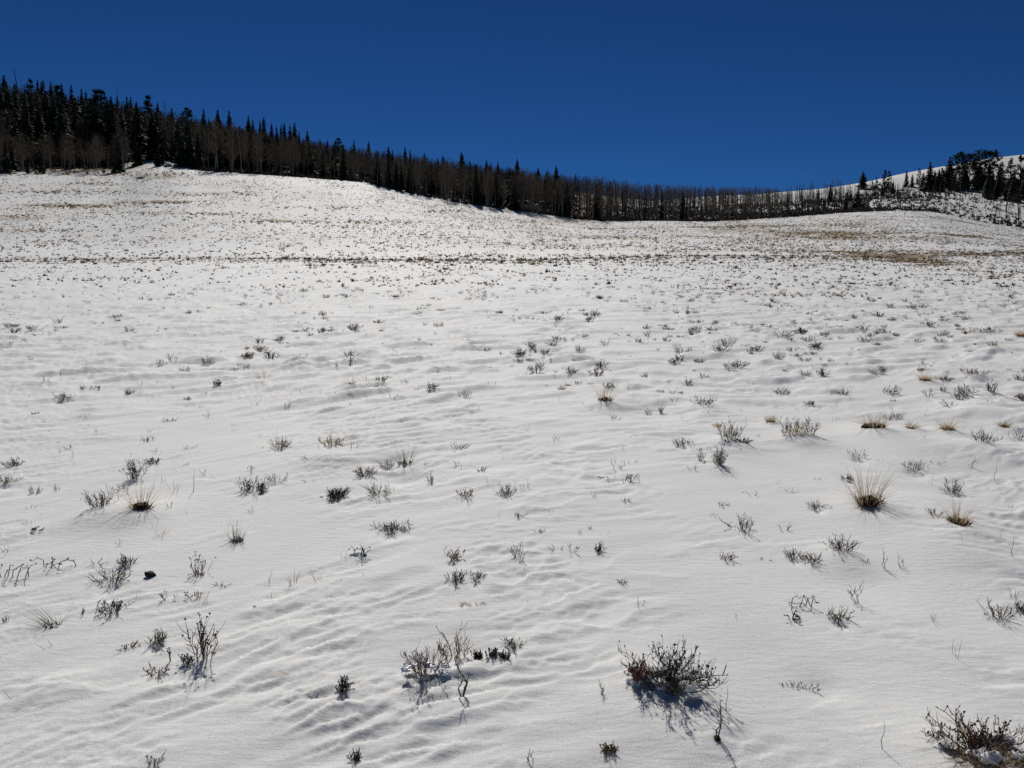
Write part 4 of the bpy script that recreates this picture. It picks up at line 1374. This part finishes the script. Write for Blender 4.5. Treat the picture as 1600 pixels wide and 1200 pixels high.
# mid-field shrubs without a name of their own: shared meshes, single objects
sv_mesh = []
for k in range(14):
    kw = dict(stems=rnd.choice((9, 12, 15)), h=0.13, w=0.22, leafy=rnd.choice((.3, .5, .8)), thick=1.9, side_twigs=3)
    V, F, mi = merged_variant(sage(700 + k, **kw))
    leaf = ('sage_leaf', 'grey_leaf', 'dark_leaf', 'sage_leaf', 'red_leaf')[k % 5]
    sv_mesh.append(to_mesh("dwarf_shrub", V, F, [M['sage_stem'], M[leaf]], mi))
for k in range(4):
    V, F, mi = merged_variant(tuft(760 + k, 34, 0.17, 0.24, base=True, wid=.0022))
    sv_mesh.append(to_mesh("grass_tuft", V, F, [M['pale_straw' if k % 2 else 'straw'], M['root']], mi))
leafname = ('brown-leaved', 'pale grey-leaved', 'nearly black', 'brown-leaved', 'reddish')
for i in ind:
    k = rnd.randrange(18)
    gr = k >= 14
    o = link('grass_tuft' if gr else 'dwarf_shrub', sv_mesh[k], loc=(Xc[i], Yc[i], Zc[i] - 0.004))
    s = size[i]
    o.scale = (s * rnd.uniform(.8, 1.35), s * rnd.uniform(.8, 1.35), s * rnd.uniform(.45, .95))
    o.rotation_euler = (0, 0, rnd.uniform(0, 6.28))
    px = 800 + FPX * Xc[i] / Yc[i]
    side = ('far left', 'left', 'centre', 'right', 'far right')[int(min(4, max(0, px // 320)))]
    band = 'nearer' if Yc[i] < 11 else ('middle' if Yc[i] < 16 else 'upper')
    what = ('pale straw grass tuft' if k % 2 else 'yellow straw grass tuft') if gr else leafname[k % 5] + ' dwarf shrub'
    tag(o, f"small {what} on the {side} of the {band} mid field", 'grass' if gr else 'shrub', f"small {what}s, {side} of the {band} mid field")

# the dark stone and a half-buried dark block
V, F = lump(5, (0.034, 0.022, 0.02), 10, 0.9, 0.22)
X, D, Z = spot(235, 903)
g = Geo(); g.add(V, F)
o = link("stone", geo_mesh("stone", g, M['stone'], True), loc=(X, D, Z + 0.008)); o.rotation_euler = (0, 0.35, 0.5)
o.scale = (.8, .8, .8)
tag(o, "smooth dark stone lying bare on the snow right of the fan of twigs", "stone")

# ================================================================== FOREST
SPR = [make_spruce(10 + k, 10.0, 24, 7) for k in range(7)]
PIN = [make_pine(30 + k, 10.0, 84, 16, flat=(k % 3 == 0), bare=(0.34 if k % 3 == 0 else 0.06), width=.25 if k % 3 == 0 else .21) for k in range(7)]
ASP = [make_aspen(50 + k, 10.0, 34, 12, low=.26, width=.21, wt=.036) for k in range(8)]
SNG = [make_snag(70 + k, 10.0, 16, .3 + .5 * (k % 2)) for k in range(6)]
M_SPR = [(geo_mesh("trunk", a, M['bark_dark']), geo_mesh("crown", b_, M['needle'])) for a, b_ in SPR]
M_PIN = [(geo_mesh("trunk", a, M['bark_dark']), geo_mesh("crown", b_, M['pine_needle'])) for a, b_ in PIN]
M_ASP = [(geo_mesh("trunk", a, M['bark_pale']), geo_mesh("crown", b_, M['twig_brown'])) for a, b_ in ASP]
M_SNG = [(geo_mesh("trunk", a, M['char']), geo_mesh("branches", b_, M['twig_grey'])) for a, b_ in SNG]
KINDS = {'spruce_tree': (M_SPR, 'spruce tree'), 'pine_tree': (M_PIN, 'pine tree'), 'aspen_tree': (M_ASP, 'aspen tree'), 'dead_tree': (M_SNG, 'dead tree')}


def tree(kind, X, Y, h, label, group=None, wide=1.0, var=None, tilt=(0, 0)):
    ms, cat = KINDS[kind]
    k = rnd.randrange(len(ms)) if var is None else var
    z = float(height(np.array([X]), np.array([Y]))[0])
    s = h / 10.0
    t = thing(kind, label, cat, (X, Y, z - 0.15), rnd.uniform(0, 6.28), (s * wide, s * wide, s), group)
    if kind in ('aspen_tree', 'dead_tree') and tilt == (0, 0):
        t.rotation_euler = (rnd.gauss(0, .05), rnd.gauss(0, .05), rnd.uniform(0, 6.28))
    if tilt != (0, 0):
        t.rotation_euler = (tilt[0], tilt[1], 0)
    link("trunk", ms[k][0], t)
    link("crown" if kind != 'dead_tree' else "branches", ms[k][1], t)
    return t


def top_height(x, ytop, D):
    u, t = ray(x, ytop)
    X = u * D
    z = float(height(np.array([X]), np.array([D]))[0])
    return X, CAM_Z + t * D - z


MARKS = [(10, "the broad edge spruce"), (46, "the ragged lopsided conifer"), (93, "the lumpy pine"), (150, "the big forked pine"), (200, "the twin spires"), (230, "the tall airy pine"),
         (290, "the wide round-topped conifer"), (349, "the two tapering spruces"), (405, "the left end of the long spruce row"), (455, "the right end of the long spruce row"), (480, "the isolated full spruce"),
         (528, "the ragged conifer clump"), (576, "the clean dark spire"), (607, "the two hair-thin snags"), (645, "the group of four spruces"), (692, "the sharp spire"), (721, "the stoutest central spruce"),
         (768, "the close trio of spruces"), (808, "the tall lone spruce"), (855, "the three spruces above the aspens"), (899, "the half-hidden spruce"), (931, "the left dark front spruce"),
         (1034, "the middle dark front spruce"), (1067, "the right dark front spruce"), (1150, "the dip in the skyline"), (1220, "the low end of the snowy crest"), (1280, "the leftmost young conifer"),
         (1340, "the wide low dark pine"), (1385, "the twin-crowned pine"), (1420, "the slim conifers in the gap"), (1455, "the pine leading the large cluster"), (1500, "the flat-topped pines"), (1551, "the domed flat pine"), (1600, "the right edge pine")]


# skyline trees, hand placed: x, y of the top, width factor, kind, words
SKY = [
 (6, 116, 1.5, 's', "broad dark spruce with a fine tip at the left edge of the photo"),
 (23, 129, 1.3, 's', "stubby round-topped spruce just right of the edge spruce"),
 (33, 127, 1.0, 'd', "forked dead trunk beside the leaning snag on the ridge"),
 (46, 119, 0.9, 'p', "ragged lopsided conifer standing free on the left skyline"),
 (58, 122, 0.8, 's', "thin spruce, left one of the three spires after the ragged conifer"),
 (64, 126, 0.8, 's', "short spruce in the middle of the three left spires"),
 (67, 122, 0.9, 's', "thin spruce, right one of the three spires after the ragged conifer"),
 (79, 125, 1.0, 's', "pointed spruce alone right of the three left spires"),
 (90, 129, 1.4, 'p', "broad lumpy pine right of the pointed spruce on the left skyline"),
 (96, 128, 0.8, 's', "slim spruce rising from the right side of the lumpy pine"),
 (111, 131, 1.0, 's', "sharp spruce midway between the lumpy pine and the big forked pine"),
 (127, 137, 1.0, 's', "small dark spruce, first of two left of the big forked pine"),
 (134, 141, 0.9, 's', "small dark spruce, second of two left of the big forked pine"),
 (148, 136, 1.4, 'p', "big forked pine, left crown, on the left skyline"),
 (156, 135, 1.4, 'p', "big forked pine, right crown, on the left skyline"),
 (173, 149, 1.2, 's', "dense spruce under the thin snag on the left skyline"),
 (179, 139, 0.7, 'd', "thin bare snag poking up behind the dense spruce"),
 (183, 148, 1.0, 's', "spruce touching the thin bare snag on its right"),
 (198, 149, 1.0, 's', "spruce, left one of the twin spires left of the airy pine"),
 (204, 150, 1.0, 's', "spruce, right one of the twin spires left of the airy pine"),
 (213, 157, 1.1, 's', "rounded spruce right of the twin spires"),
 (230, 145, 1.3, 'p', "tall airy pine with sky showing through its crown"),
 (246, 159, 1.1, 's', "spruce close on the right of the tall airy pine"),
 (254, 156, 0.8, 'd', "bare snag, left one of the two right of the airy pine"),
 (259, 156, 0.8, 'd', "bare snag, right one of the two right of the airy pine"),
 (268, 167, 1.2, 's', "stout spruce left of the wide round conifer"),
 (290, 166, 1.8, 'p', "wide round-topped conifer on the left skyline"),
 (318, 169, 1.1, 's', "narrow spruce right of the wide round-topped conifer"),
 (340, 170, 1.3, 's', "dark tapering spruce, left of a pair in the left third"),
 (358, 172, 1.2, 's', "dark tapering spruce, right of a pair in the left third"),
 (388, 180, 1.2, 's', "full spruce at the left end of the long spruce row"),
 (395, 185, 0.9, 's', "small spruce leaning on the full spruce of the long row"),
 (406, 187, 0.9, 's', "small spruce before the tallest of the long row"),
 (412, 182, 1.0, 's', "tallest spruce of the long spruce row"),
 (424, 191, 0.9, 's', "squat spruce after the tallest of the long row"),
 (432, 195, 0.8, 's', "low spruce in the dip of the long spruce row"),
 (439, 192, 0.8, 's', "spruce, left of the close pair in the long row"),
 (444, 190, 0.9, 's', "spruce, right of the close pair in the long row"),
 (453, 193, 0.8, 's', "slim spruce between the close pair and the last of the row"),
 (460, 190, 1.0, 's', "last tall spruce at the right end of the long row"),
 (467, 204, 0.9, 's', "low spruce tucked under the right end of the long row"),
 (480, 203, 1.3, 's', "isolated full spruce right of the long row"),
 (500, 216, 1.0, 's', "small round spruce low on the skyline after the isolated one"),
 (512, 217, 0.9, 's', "small pointed spruce left of the ragged clump"),
 (528, 213, 1.4, 'p', "ragged dark conifer clump on the skyline"),
 (553, 217, 0.9, 's', "small spire right of the ragged clump"),
 (576, 220, 1.1, 's', "clean dark spire alone on the skyline, left of centre"),
 (607, 227, 1.1, 's', "dark spruce beside two hair-thin snags"),
 (613, 233, 0.9, 's', "shorter spruce close right of the spruce beside the thin snags"),
 (604, 226, 0.5, 'd', "hair-thin snag beside the dark spruce left of centre"),
 (633, 228, 1.0, 's', "spruce, tallest of the group of four left of centre"),
 (641, 233, 0.9, 's', "spruce, second of the group of four left of centre"),
 (647, 240, 0.8, 's', "spruce, third of the group of four left of centre"),
 (653, 243, 0.8, 's', "spruce, last and lowest of the group of four left of centre"),
 (663, 237, 1.0, 's', "single spruce right of the group of four"),
 (684, 246, 0.8, 's', "small spruce left of the sharp spire in the middle"),
 (692, 241, 0.9, 's', "sharp spire left of the stoutest central spruce"),
 (699, 250, 0.8, 's', "low spruce between the sharp spire and the stoutest central spruce"),
 (721, 237, 1.5, 's', "stoutest spruce on the central skyline"),
 (745, 254, 1.0, 's', "rounded spruce right of the stoutest central spruce"),
 (760, 248, 1.0, 's', "spruce, left one of the close trio in the centre"),
 (767, 252, 0.9, 's', "spruce, middle one of the close trio in the centre"),
 (778, 251, 1.1, 's', "spruce, right one of the close trio in the centre"),
 (808, 247, 1.2, 's', "tall lone spruce standing above the aspens in the centre"),
 (841, 260, 1.1, 's', "spruce, left one of three above the aspens right of centre"),
 (855, 265, 1.3, 's', "spruce, middle one of three above the aspens right of centre"),
 (869, 258, 1.3, 's', "spruce, right and tallest of three above the aspens right of centre"),
 (899, 270, 1.1, 's', "dark spruce half lost among bare aspen tops"),
]
for (x, yt, wf, k, lab) in SKY:
    Dr = float(np.interp(x, *RIDGE_D))
    D = Dr - rnd.uniform(15, 60)
    X, h = top_height(x, yt, D)
    if h < 7:
        D = Dr - 8; X, h = top_height(x, yt, D)
    tree({'s': 'spruce_tree', 'p': 'pine_tree', 'd': 'dead_tree'}[k], X, D, h, lab, var=(rnd.choice((1, 2, 4, 5)) if k == 'p' else None), wide=wf * (0.95 if k != 'd' else .8) * min(1.0, 17 / h) * (1.25 if h < 13 else 1))
# leaning snag at far left
X, D = hit_base(34, 190)
Dl = 300.0
X, h = top_height(31, 135, Dl)
u, t_ = ray(21, 106)
z0 = float(height(np.array([X]), np.array([Dl]))[0])
dx = u * Dl - X; dz = CAM_Z + t_ * Dl - z0
L = math.hypot(dx, dz)
t = tree('dead_tree', X, Dl, L, "long bare snag leaning to the left on the skyline at far left", wide=.8, var=0, tilt=(0, math.atan2(dx, dz)))

# lower dark spruces in front of the aspens, right of centre (x, top, foot)
for (x, yt, yb, wf, lab) in ((931, 290, 346, 1.1, "dark spruce, left one of three in front of the thin bare aspens"),
                             (1034, 297, 344, 0.9, "dark spruce, middle one of three in front of the thin bare aspens"),
                             (1067, 299, 345, 1.1, "dark spruce, right one of three in front of the thin bare aspens"),
                             (868, 290, 338, 1.2, "dark spruce at the forest foot under the tallest of the three"),
                             (212, 215, 258, 1.2, "dark spruce at the left side of the small clearing"),
                             (219, 222, 257, 1.0, "narrow spruce at the left side of the clearing, nearer the white mounds"),
                             (247, 222, 260, 1.2, "small dark spruce standing in the clearing, left one"),
                             (255, 232, 259, 1.0, "small dark spruce standing in the clearing, right one"),
                             (284, 208, 262, 1.4, "dense dark spruce closing the clearing on its right"),
                             (297, 203, 263, 1.4, "dense dark spruce, second right of the clearing"),
                             (44, 245, 275, 1.0, "short dark spruce low in the left aspen grove"),
                             (66, 240, 273, .9, "short dark spruce in the left aspen grove, right of the other"),
                             (187, 245, 270, .9, "short dark spruce near the right end of the left aspen grove"),
                             (310, 210, 265, 1.2, "dense dark spruce, third right of the clearing")):
    X, D = hit_base(x, yb)
    h = (yb - yt) / FPX * D / 0.98
    tree('spruce_tree', X, D, h, lab, wide=wf)

# right-hand hillside pines (x, top, foot, width, words)
PINES = [
 (1278, 296, 322, 1.0, 's', "dark young pine, leftmost on the burnt right slope"),
 (1287, 306, 329, .7, 's', "narrow young pine, second on the burnt right slope"),
 (1297, 290, 318, 1.0, 's', "dark young pine, third on the burnt right slope"),
 (1306, 289, 303, .8, 'p', "tiny pine just under the snowy crest"),
 (1303, 305, 322, .9, 'p', "ragged young pine between the third and the pillar-shaped one"),
 (1321, 302, 331, 1.0, 's', "pillar-shaped dark pine low on the burnt slope"),
 (1340, 297, 326, 1.9, 's', "wide low dark pine in front of the brown knoll"),
 (1329, 298, 318, 1.0, 'p', "small pine between the pillar-shaped and the wide low pine"),
 (1348, 268, 294, 1.9, 's', "broad triangular pine alone on the crest"),
 (1363, 280, 294, 1.0, 'p', "small pine right of the broad triangular one"),
 (1369, 275, 294, 1.0, 'p', "small taller pine left of the twin-crowned pine"),
 (1381, 264, 297, 1.4, 'p', "twin-crowned pine on the crest, left crown"),
 (1389, 265, 298, 1.3, 'p', "twin-crowned pine on the crest, right crown"),
 (1395, 283, 303, 1.5, 's', "bushy dark pine below the twin-crowned one"),
 (1378, 288, 307, 1.2, 's', "dark bushy pine in the brush below the crest"),
 (1366, 292, 311, 1.2, 'p', "dark pine in the brush under the small crest pines"),
 (1405, 303, 317, .9, 'p', "tiny isolated pine on open snow below the crest"),
 (1416, 266, 291, 1.1, 's', "slim dark pine in the gap on the crest"),
 (1425, 271, 291, 1.0, 's', "shorter slim pine beside the slim one in the gap"),
 (1436, 262, 288, 1.1, 'p', "airy pine left of the large cluster"),
 (1442, 270, 298, 1.3, 's', "lower pine at the left foot of the large cluster"),
 (1452, 254, 299, 1.4, 's', "tall pointed pine leading the large cluster"),
 (1461, 268, 297, 1.4, 'p', "shouldered pine right of the pointed leading pine"),
 (1472, 266, 296, 1.4, 'p', "dark pine in the first dip of the large cluster"),
 (1483, 246, 294, 1.5, 's', "pine with a pointed crown at the second peak of the cluster"),
 (1498, 240, 292, 1.4, 'f', "flat-topped pine, left of the three flat crowns"),
 (1507, 252, 294, 1.3, 'p', "dark pine between the first two flat crowns"),
 (1514, 242, 292, 1.4, 'f', "round-topped pine between the flat crowns"),
 (1530, 237, 291, 1.5, 'f', "tallest flat-topped pine of the right cluster"),
 (1551, 239, 292, 1.5, 'f', "domed flat pine right of the tallest one"),
 (1563, 258, 300, 1.5, 'p', "lower dark pine right of the domed flat pine"),
 (1578, 250, 303, 1.5, 'p', "dark pine before the right edge"),
 (1594, 243, 306, 1.6, 'p', "tall dark pine at the right edge of the photo"),
]
for (x, yt, yb, wf, k, lab) in PINES:
    X, D = hit_base(x, yb)
    h = (yb - yt) / FPX * D / 0.98
    if k == 's':
        tree('spruce_tree', X, D, h, lab.replace('pine', 'conifer'), wide=wf * 1.25)
    else:
        tree('pine_tree', X, D, h, lab, wide=wf * ((.52 if k == 'f' else .70) if h > 7 else .95), var=(rnd.choice((0, 3, 6)) if k == 'f' and rnd.random() < .9 else rnd.choice((1, 2, 4, 5))))
for k in range(74):
    x = 1640 - rnd.random() ** 1.15 * 195
    yb = rnd.uniform(286, 300) if x < 1540 else rnd.uniform(290, 322)
    yt = max(yb - rnd.uniform(20, 38), float(np.interp(x, [1440, 1480, 1530, 1570, 1640], [274, 256, 248, 252, 246])))
    X, D = hit_base(x, yb)
    ks = 'pine_tree' if k % 2 else 'spruce_tree'
    tree(ks, X, D, (yb - yt) / FPX * D, f"dark crowded {'pine' if k % 2 else 'spruce'} in the mass by {min(MARKS, key=lambda q: abs(q[0] - x))[1]}, {'upper' if yb < 303 else 'lower'} part", f"{'upper' if yb < 303 else 'lower'} crowded {'pines' if k % 2 else 'spruces'} by {min(MARKS, key=lambda q: abs(q[0] - x))[1]}", wide=1.05 if k % 2 else 1.7, var=rnd.choice((1, 2, 4, 5)))

# thin bare trees whose tufted tops stand above the snowy crest
for k in range(44):
    x = rnd.uniform(1105, 1345)
    cy = float(np.interp(x, *RIDGE))
    yb = cy + rnd.uniform(12, 24); yt = cy - rnd.uniform(2, 17)
    X, D = hit_base(x, yb)
    ks = 'dead_tree' if k % 3 == 0 else 'aspen_tree'
    w_ = "dead pole" if k % 3 == 0 else "bare tree"
    near_ = min(MARKS, key=lambda q: abs(q[0] - x))[1]
    tree(ks, X, D, (yb - yt) / FPX * D, f"thin {w_} topping the crest line near {near_}", f"thin {w_}s topping the crest near {near_}", wide=.8)

# the wood itself: candidate stems over the whole hillside, front ones singled out
cand = []
def zone_label(kind, x, D=0, deep=0):
    m = min(MARKS, key=lambda q: abs(q[0] - x))[1]
    w = {'aspen_tree': 'bare aspen', 'spruce_tree': 'dark spruce', 'dead_tree': 'thin dead pole'}[kind]
    if x > 1235:
        w = {'aspen_tree': 'slender bare aspen', 'spruce_tree': 'young spruce', 'dead_tree': 'thin charred pole'}[kind]
        return f"{w} on the burnt slope beneath {m}", f"{w}s beneath {m}"
    p = ("at the wood edge", "just inside the wood", "deep in the wood")[0 if deep < .08 else (1 if deep < .3 else 2)]
    return f"{w} {p} beneath {m}", f"{w}s {p} beneath {m}"


r2 = np.random.default_rng(21)
n = 34000
D_ = 165 + r2.random(n) ** 0.9 * 255
px_ = r2.uniform(-120, 1720, n)
u_ = (px_ - 800) / FPX
De_ = np.interp(px_, *EDGE_D); Dr_ = np.interp(px_, *RIDGE_D)
X_ = u_ * D_
keep = (D_ > De_ + 1) & (D_ < Dr_ + 12)
dens = np.interp(px_, [0, 215, 220, 290, 300, 900, 1000, 1200, 1300, 1380, 1440, 1620], [.5, .5, .5, .5, .5, .5, .42, .34, .34, .22, .20, .34])
dens = dens * np.clip(D_ / 300, .5, 1.1) * np.where((D_ < De_ + 14) & (px_ > 560) & (px_ < 930), 1.7, 1.0)
keep &= r2.random(n) < dens * 0.85
# front grove at left stands open
keep &= ~((px_ < 215) & (D_ < De_ + 22) & (r2.random(n) < 0.35))
# the clearing
keep &= ~((px_ > 216) & (px_ < 300) & (D_ < De_ + 32))
keep &= ~((px_ > 300) & (px_ < 340) & (D_ < De_ + 8))
keep &= ~((px_ > 440) & (px_ < 585) & (D_ < De_ + 5))
X_, D_, px_, De_, Dr_ = X_[keep], D_[keep], px_[keep], De_[keep], Dr_[keep]
Z_ = height(X_, D_)
yb_ = proj_y(D_, Z_)
sky_ = np.interp(px_, *SKYLINE)
for X, D, x, de, dr, z, yb, sk in zip(X_, D_, px_, De_, Dr_, Z_, yb_, sky_):
    deep = (D - de) / (dr - de)
    q = rnd.random()
    if x > 1235:
        # burnt slope: only on certain ground
        if x > 1460:
            if yb < 305 or yb > np.interp(x, [1460, 1530, 1600, 1700], [338, 345, 358, 365]): continue
            if rnd.random() < 0.35 * (1600 - x) / 140: continue
        elif yb < np.interp(x, [1235, 1340, 1400, 1460], [309, 299, 294, 290]): continue
        elif x > 1350 and (yb > 318 and rnd.random() < .6): continue
        kind = 'dead_tree' if q < .75 else 'aspen_tree'
        h = rnd.uniform(3.5, 7.0) if x < 1350 else rnd.uniform(2.6, 5.6)
    elif x > 900:
        if yb < sk + 14: continue
        kind = 'aspen_tree' if q < .80 else ('dead_tree' if q < .985 else 'spruce_tree')
        h = rnd.uniform(8, 13.5)
    else:
        left = np.interp(x, [0, 300, 600, 900], [.62, .60, .48, .30])
        front = deep < .12
        kind = 'spruce_tree' if q < (left if not front else left * .25) else 'aspen_tree'
        h = rnd.uniform(9, 14) if kind == 'aspen_tree' else rnd.uniform(9, 17)
        if x < 215 and D < de + 26:
            kind = 'aspen_tree' if q > .05 else 'spruce_tree'; h = rnd.uniform(6.5, 9.5)
    # no crown above the skyline of the photo
    sk = sk + (6 if x < 900 else 2)
    lim = (yb - sk - rnd.uniform(-4, 2)) / FPX * D
    if x < 1235 and h > lim:
        h = lim * rnd.uniform(.66, 1.0)
    if h < 3.0: continue
    cand.append((kind, X, D, z, h, x))

ASPL = [merged_variant(make_aspen(150 + k, 10.0, 13, 3, low=.22, width=.22, wt=.075, sides=3)) for k in range(8)]
SPRL = [merged_variant(make_spruce(110 + k, 10.0, 10, 5, hi=False)) for k in range(6)]
SNGL = [merged_variant(make_snag(170 + k, 10.0, 7, .5)) for k in range(5)]
counts = {}
for kind, lows, mats, nm, lab in (('aspen_tree', ASPL, [M['bark_pale'], M['twig_brown']], 'aspen_woods', "bare aspens of the deeper wood, too many to tell apart"),
                              ('spruce_tree', SPRL, [M['bark_dark'], M['needle']], 'spruce_woods', "spruces of the deeper wood, too many to tell apart"),
                              ('dead_tree', SNGL, [M['char'], M['twig_grey']], 'pole_woods', "charred poles of the deeper burn, too many to tell apart")):
    c = [q for q in cand if q[0] == kind]
    c.sort(key=lambda q: q[2] / (1 + 0.02 * q[4]))
    limit = {'aspen_tree': 290, 'spruce_tree': 190, 'dead_tree': 280}[kind]
    for (k_, X, D, z, h, x) in c[:limit]:
        dp_ = (D - float(np.interp(x, *EDGE_D))) / (float(np.interp(x, *RIDGE_D)) - float(np.interp(x, *EDGE_D)))
        l_, g_ = zone_label(kind, x, D, dp_)
        tree(kind, X, D, h, l_, g_, wide=rnd.uniform(.75, 1.45) * (1.15 if kind == 'aspen_tree' and x < 215 else 1))
    far = c[limit:]
    counts[kind] = len(c)
    if far:
        items = [(rnd.randrange(len(lows)), X, D, z - .15, rnd.uniform(0, 6.28), h / 10 * rnd.uniform(.9, 1.25), h / 10) for (k_, X, D, z, h, x) in far]
        o = link(nm, scatter_mesh(nm, lows, items, mats))
        tag(o, lab, kind='stuff')
print("trees", counts)

# brush and fallen poles on the forest floor
r3 = np.random.default_rng(33)
n = 13500
px_ = r3.uniform(-80, 1700, n); De_ = np.interp(px_, *EDGE_D); Dr_ = np.interp(px_, *RIDGE_D)
D_ = De_ + r3.random(n) ** 1.5 * (Dr_ - De_) * .8
rx = (np.arange(n) % 4 == 0); px_ = np.where(rx, r3.uniform(940, 1460, n), px_); De_ = np.interp(px_, *EDGE_D); Dr_ = np.interp(px_, *RIDGE_D); D_ = De_ + 1 + r3.random(n) ** 1.4 * (Dr_ - De_) * .55
X_ = (px_ - 800) / FPX * D_
Z_ = height(X_, D_); yb_ = proj_y(D_, Z_)
ok = ~((px_ > 205) & (px_ < 300) & (D_ < De_ + 30)) & ~((px_ > 1240) & (yb_ < np.interp(px_, [1240, 1340, 1460, 1600], [305, 294, 290, 300]))) & ~((px_ < 215) & (D_ < De_ + 14) & (r3.random(n) < .8))
ok &= ~((px_ > 1350) & (yb_ > 312) & (r3.random(n) < .5))
ok &= ~((px_ > 980) & (px_ < 1250) & (yb_ < 312))
X_, D_, Z_ = X_[ok], D_[ok], Z_[ok]
bv = fleck_variants(9, 1.6, 1.1, 130)
it = np.stack([r3.integers(0, 8, len(X_)), X_, D_, Z_, r3.random(len(X_)) * 6.28, .5 + r3.random(len(X_)) * .9, .4 + r3.random(len(X_)) * .9], -1)
o = link("forest_brush", scatter_mesh("forest_brush", bv, it, [M['char'], M['twig_brown']]))
tag(o, "dark brush on the forest floor and the burnt slope", kind='stuff')

# ------------------------------------------------------------------ the clearing: pale slatted panel, snow mounds, dark log
X, D = hit_base(229, 246); D = D
z = float(height(np.array([X]), np.array([D]))[0])
t = thing("slatted_panel", "pale ribbed panel leaning at the back of the small forest clearing", "panel", (X, D, z + .15), 0.05)
mw = M['bark_pale']; msn = M['snow']
wp, hp = 14 / FPX * D, 5.5 / FPX * D
for k in range(9):
    g = Geo(); xx = -wp / 2 + wp * (k + .5) / 9
    a = np.array([xx - wp * .028, 0, 0]); b_ = np.array([xx + wp * .028, 0, 0]); tp = np.array([-.12 * wp, .5, hp])
    th_ = np.array([0, -.08, 0.02])
    Vq = [a, b_, b_ + tp, a + tp, a + th_, b_ + th_, b_ + tp + th_, a + tp + th_]
    g.add(Vq, [[4, 5, 6], [4, 6, 7], [0, 2, 1], [0, 3, 2], [0, 1, 5], [0, 5, 4], [2, 3, 7], [2, 7, 6], [1, 2, 6], [1, 6, 5], [3, 0, 4], [3, 4, 7]])
    link("slat", geo_mesh("slat", g, msn), t)
for zz in (0.02, .95):
    g = Geo(); tp = np.array([-.12 * wp, .5, hp]) * zz
    g.tube([np.array([-wp / 2, .03, 0]) + tp, np.array([wp / 2, .03, 0]) + tp], [.07, .07], 5)
    link("rail", geo_mesh("rail", g, mw), t)
for i_, (x, y, s, lab) in enumerate(((263, 261, 1.05, "larger rounded snow-capped boulder in the clearing"), (276, 260, .85, "smaller rounded snow-capped boulder right of the larger one"))):
    X, D = hit_base(x, y); z = float(height(np.array([X]), np.array([D]))[0])
    t = thing("snowy_boulder", lab, "boulder", (X, D, z))
    V, F = lump(60 + i_, (s, s * .9, s), 10, .75, .12); g = Geo(); g.add(V + [0, 0, .15], F); link("rock", geo_mesh("rock", g, M['stone'], True), t)
    V, F = lump(60 + i_, (s * 1.03, s * .93, s * .85), 10, .8, .12); g = Geo(); g.add(V + [0, 0, .38], F); link("snow_cap", geo_mesh("snow_cap", g, M['snow'], True), t)
X, D = hit_base(220, 281.5); z = float(height(np.array([X]), np.array([D]))[0])
g = Geo(); L = 7.5 / FPX * D
g.tube([(-L, 0, .12), (-L * .3, .05, .2), (L * .4, 0, .18), (L, .1, .08)], [.10, .17, .16, .07], 7)
g.tube([(L * .1, 0, .2), (L * .3, -.2, .55)], [.05, .02], 4)
o = link("fallen_log", geo_mesh("fallen_log", g, M['char']), loc=(X, D, z))
tag(o, "short black fallen log on the snow below the left aspen grove", "log")

# faint vapour trail high in the sky
mt, ntt, bt = new_mat("vapour")
bt.inputs["Base Color"].default_value = (.9, .92, .95, 1)
bt.inputs["Roughness"].default_value = 1
bt.inputs["Alpha"].default_value = 0.05
u0, t0 = ray(850, 61); u1, t1 = ray(871, 67.5)
DD = 9000
g = Geo()
a = np.array([u0 * DD, DD, t0 * DD]); b_ = np.array([u1 * DD, DD - 300, t1 * (DD - 300)])
g.tube([a, a + (b_ - a) * .4, a + (b_ - a) * .8, b_], [4, 8, 7, 2], 8)
o = link("vapour_trail", geo_mesh("vapour_trail", g, mt, True))
tag(o, "faint short vapour trail high in the blue sky", "vapour trail")
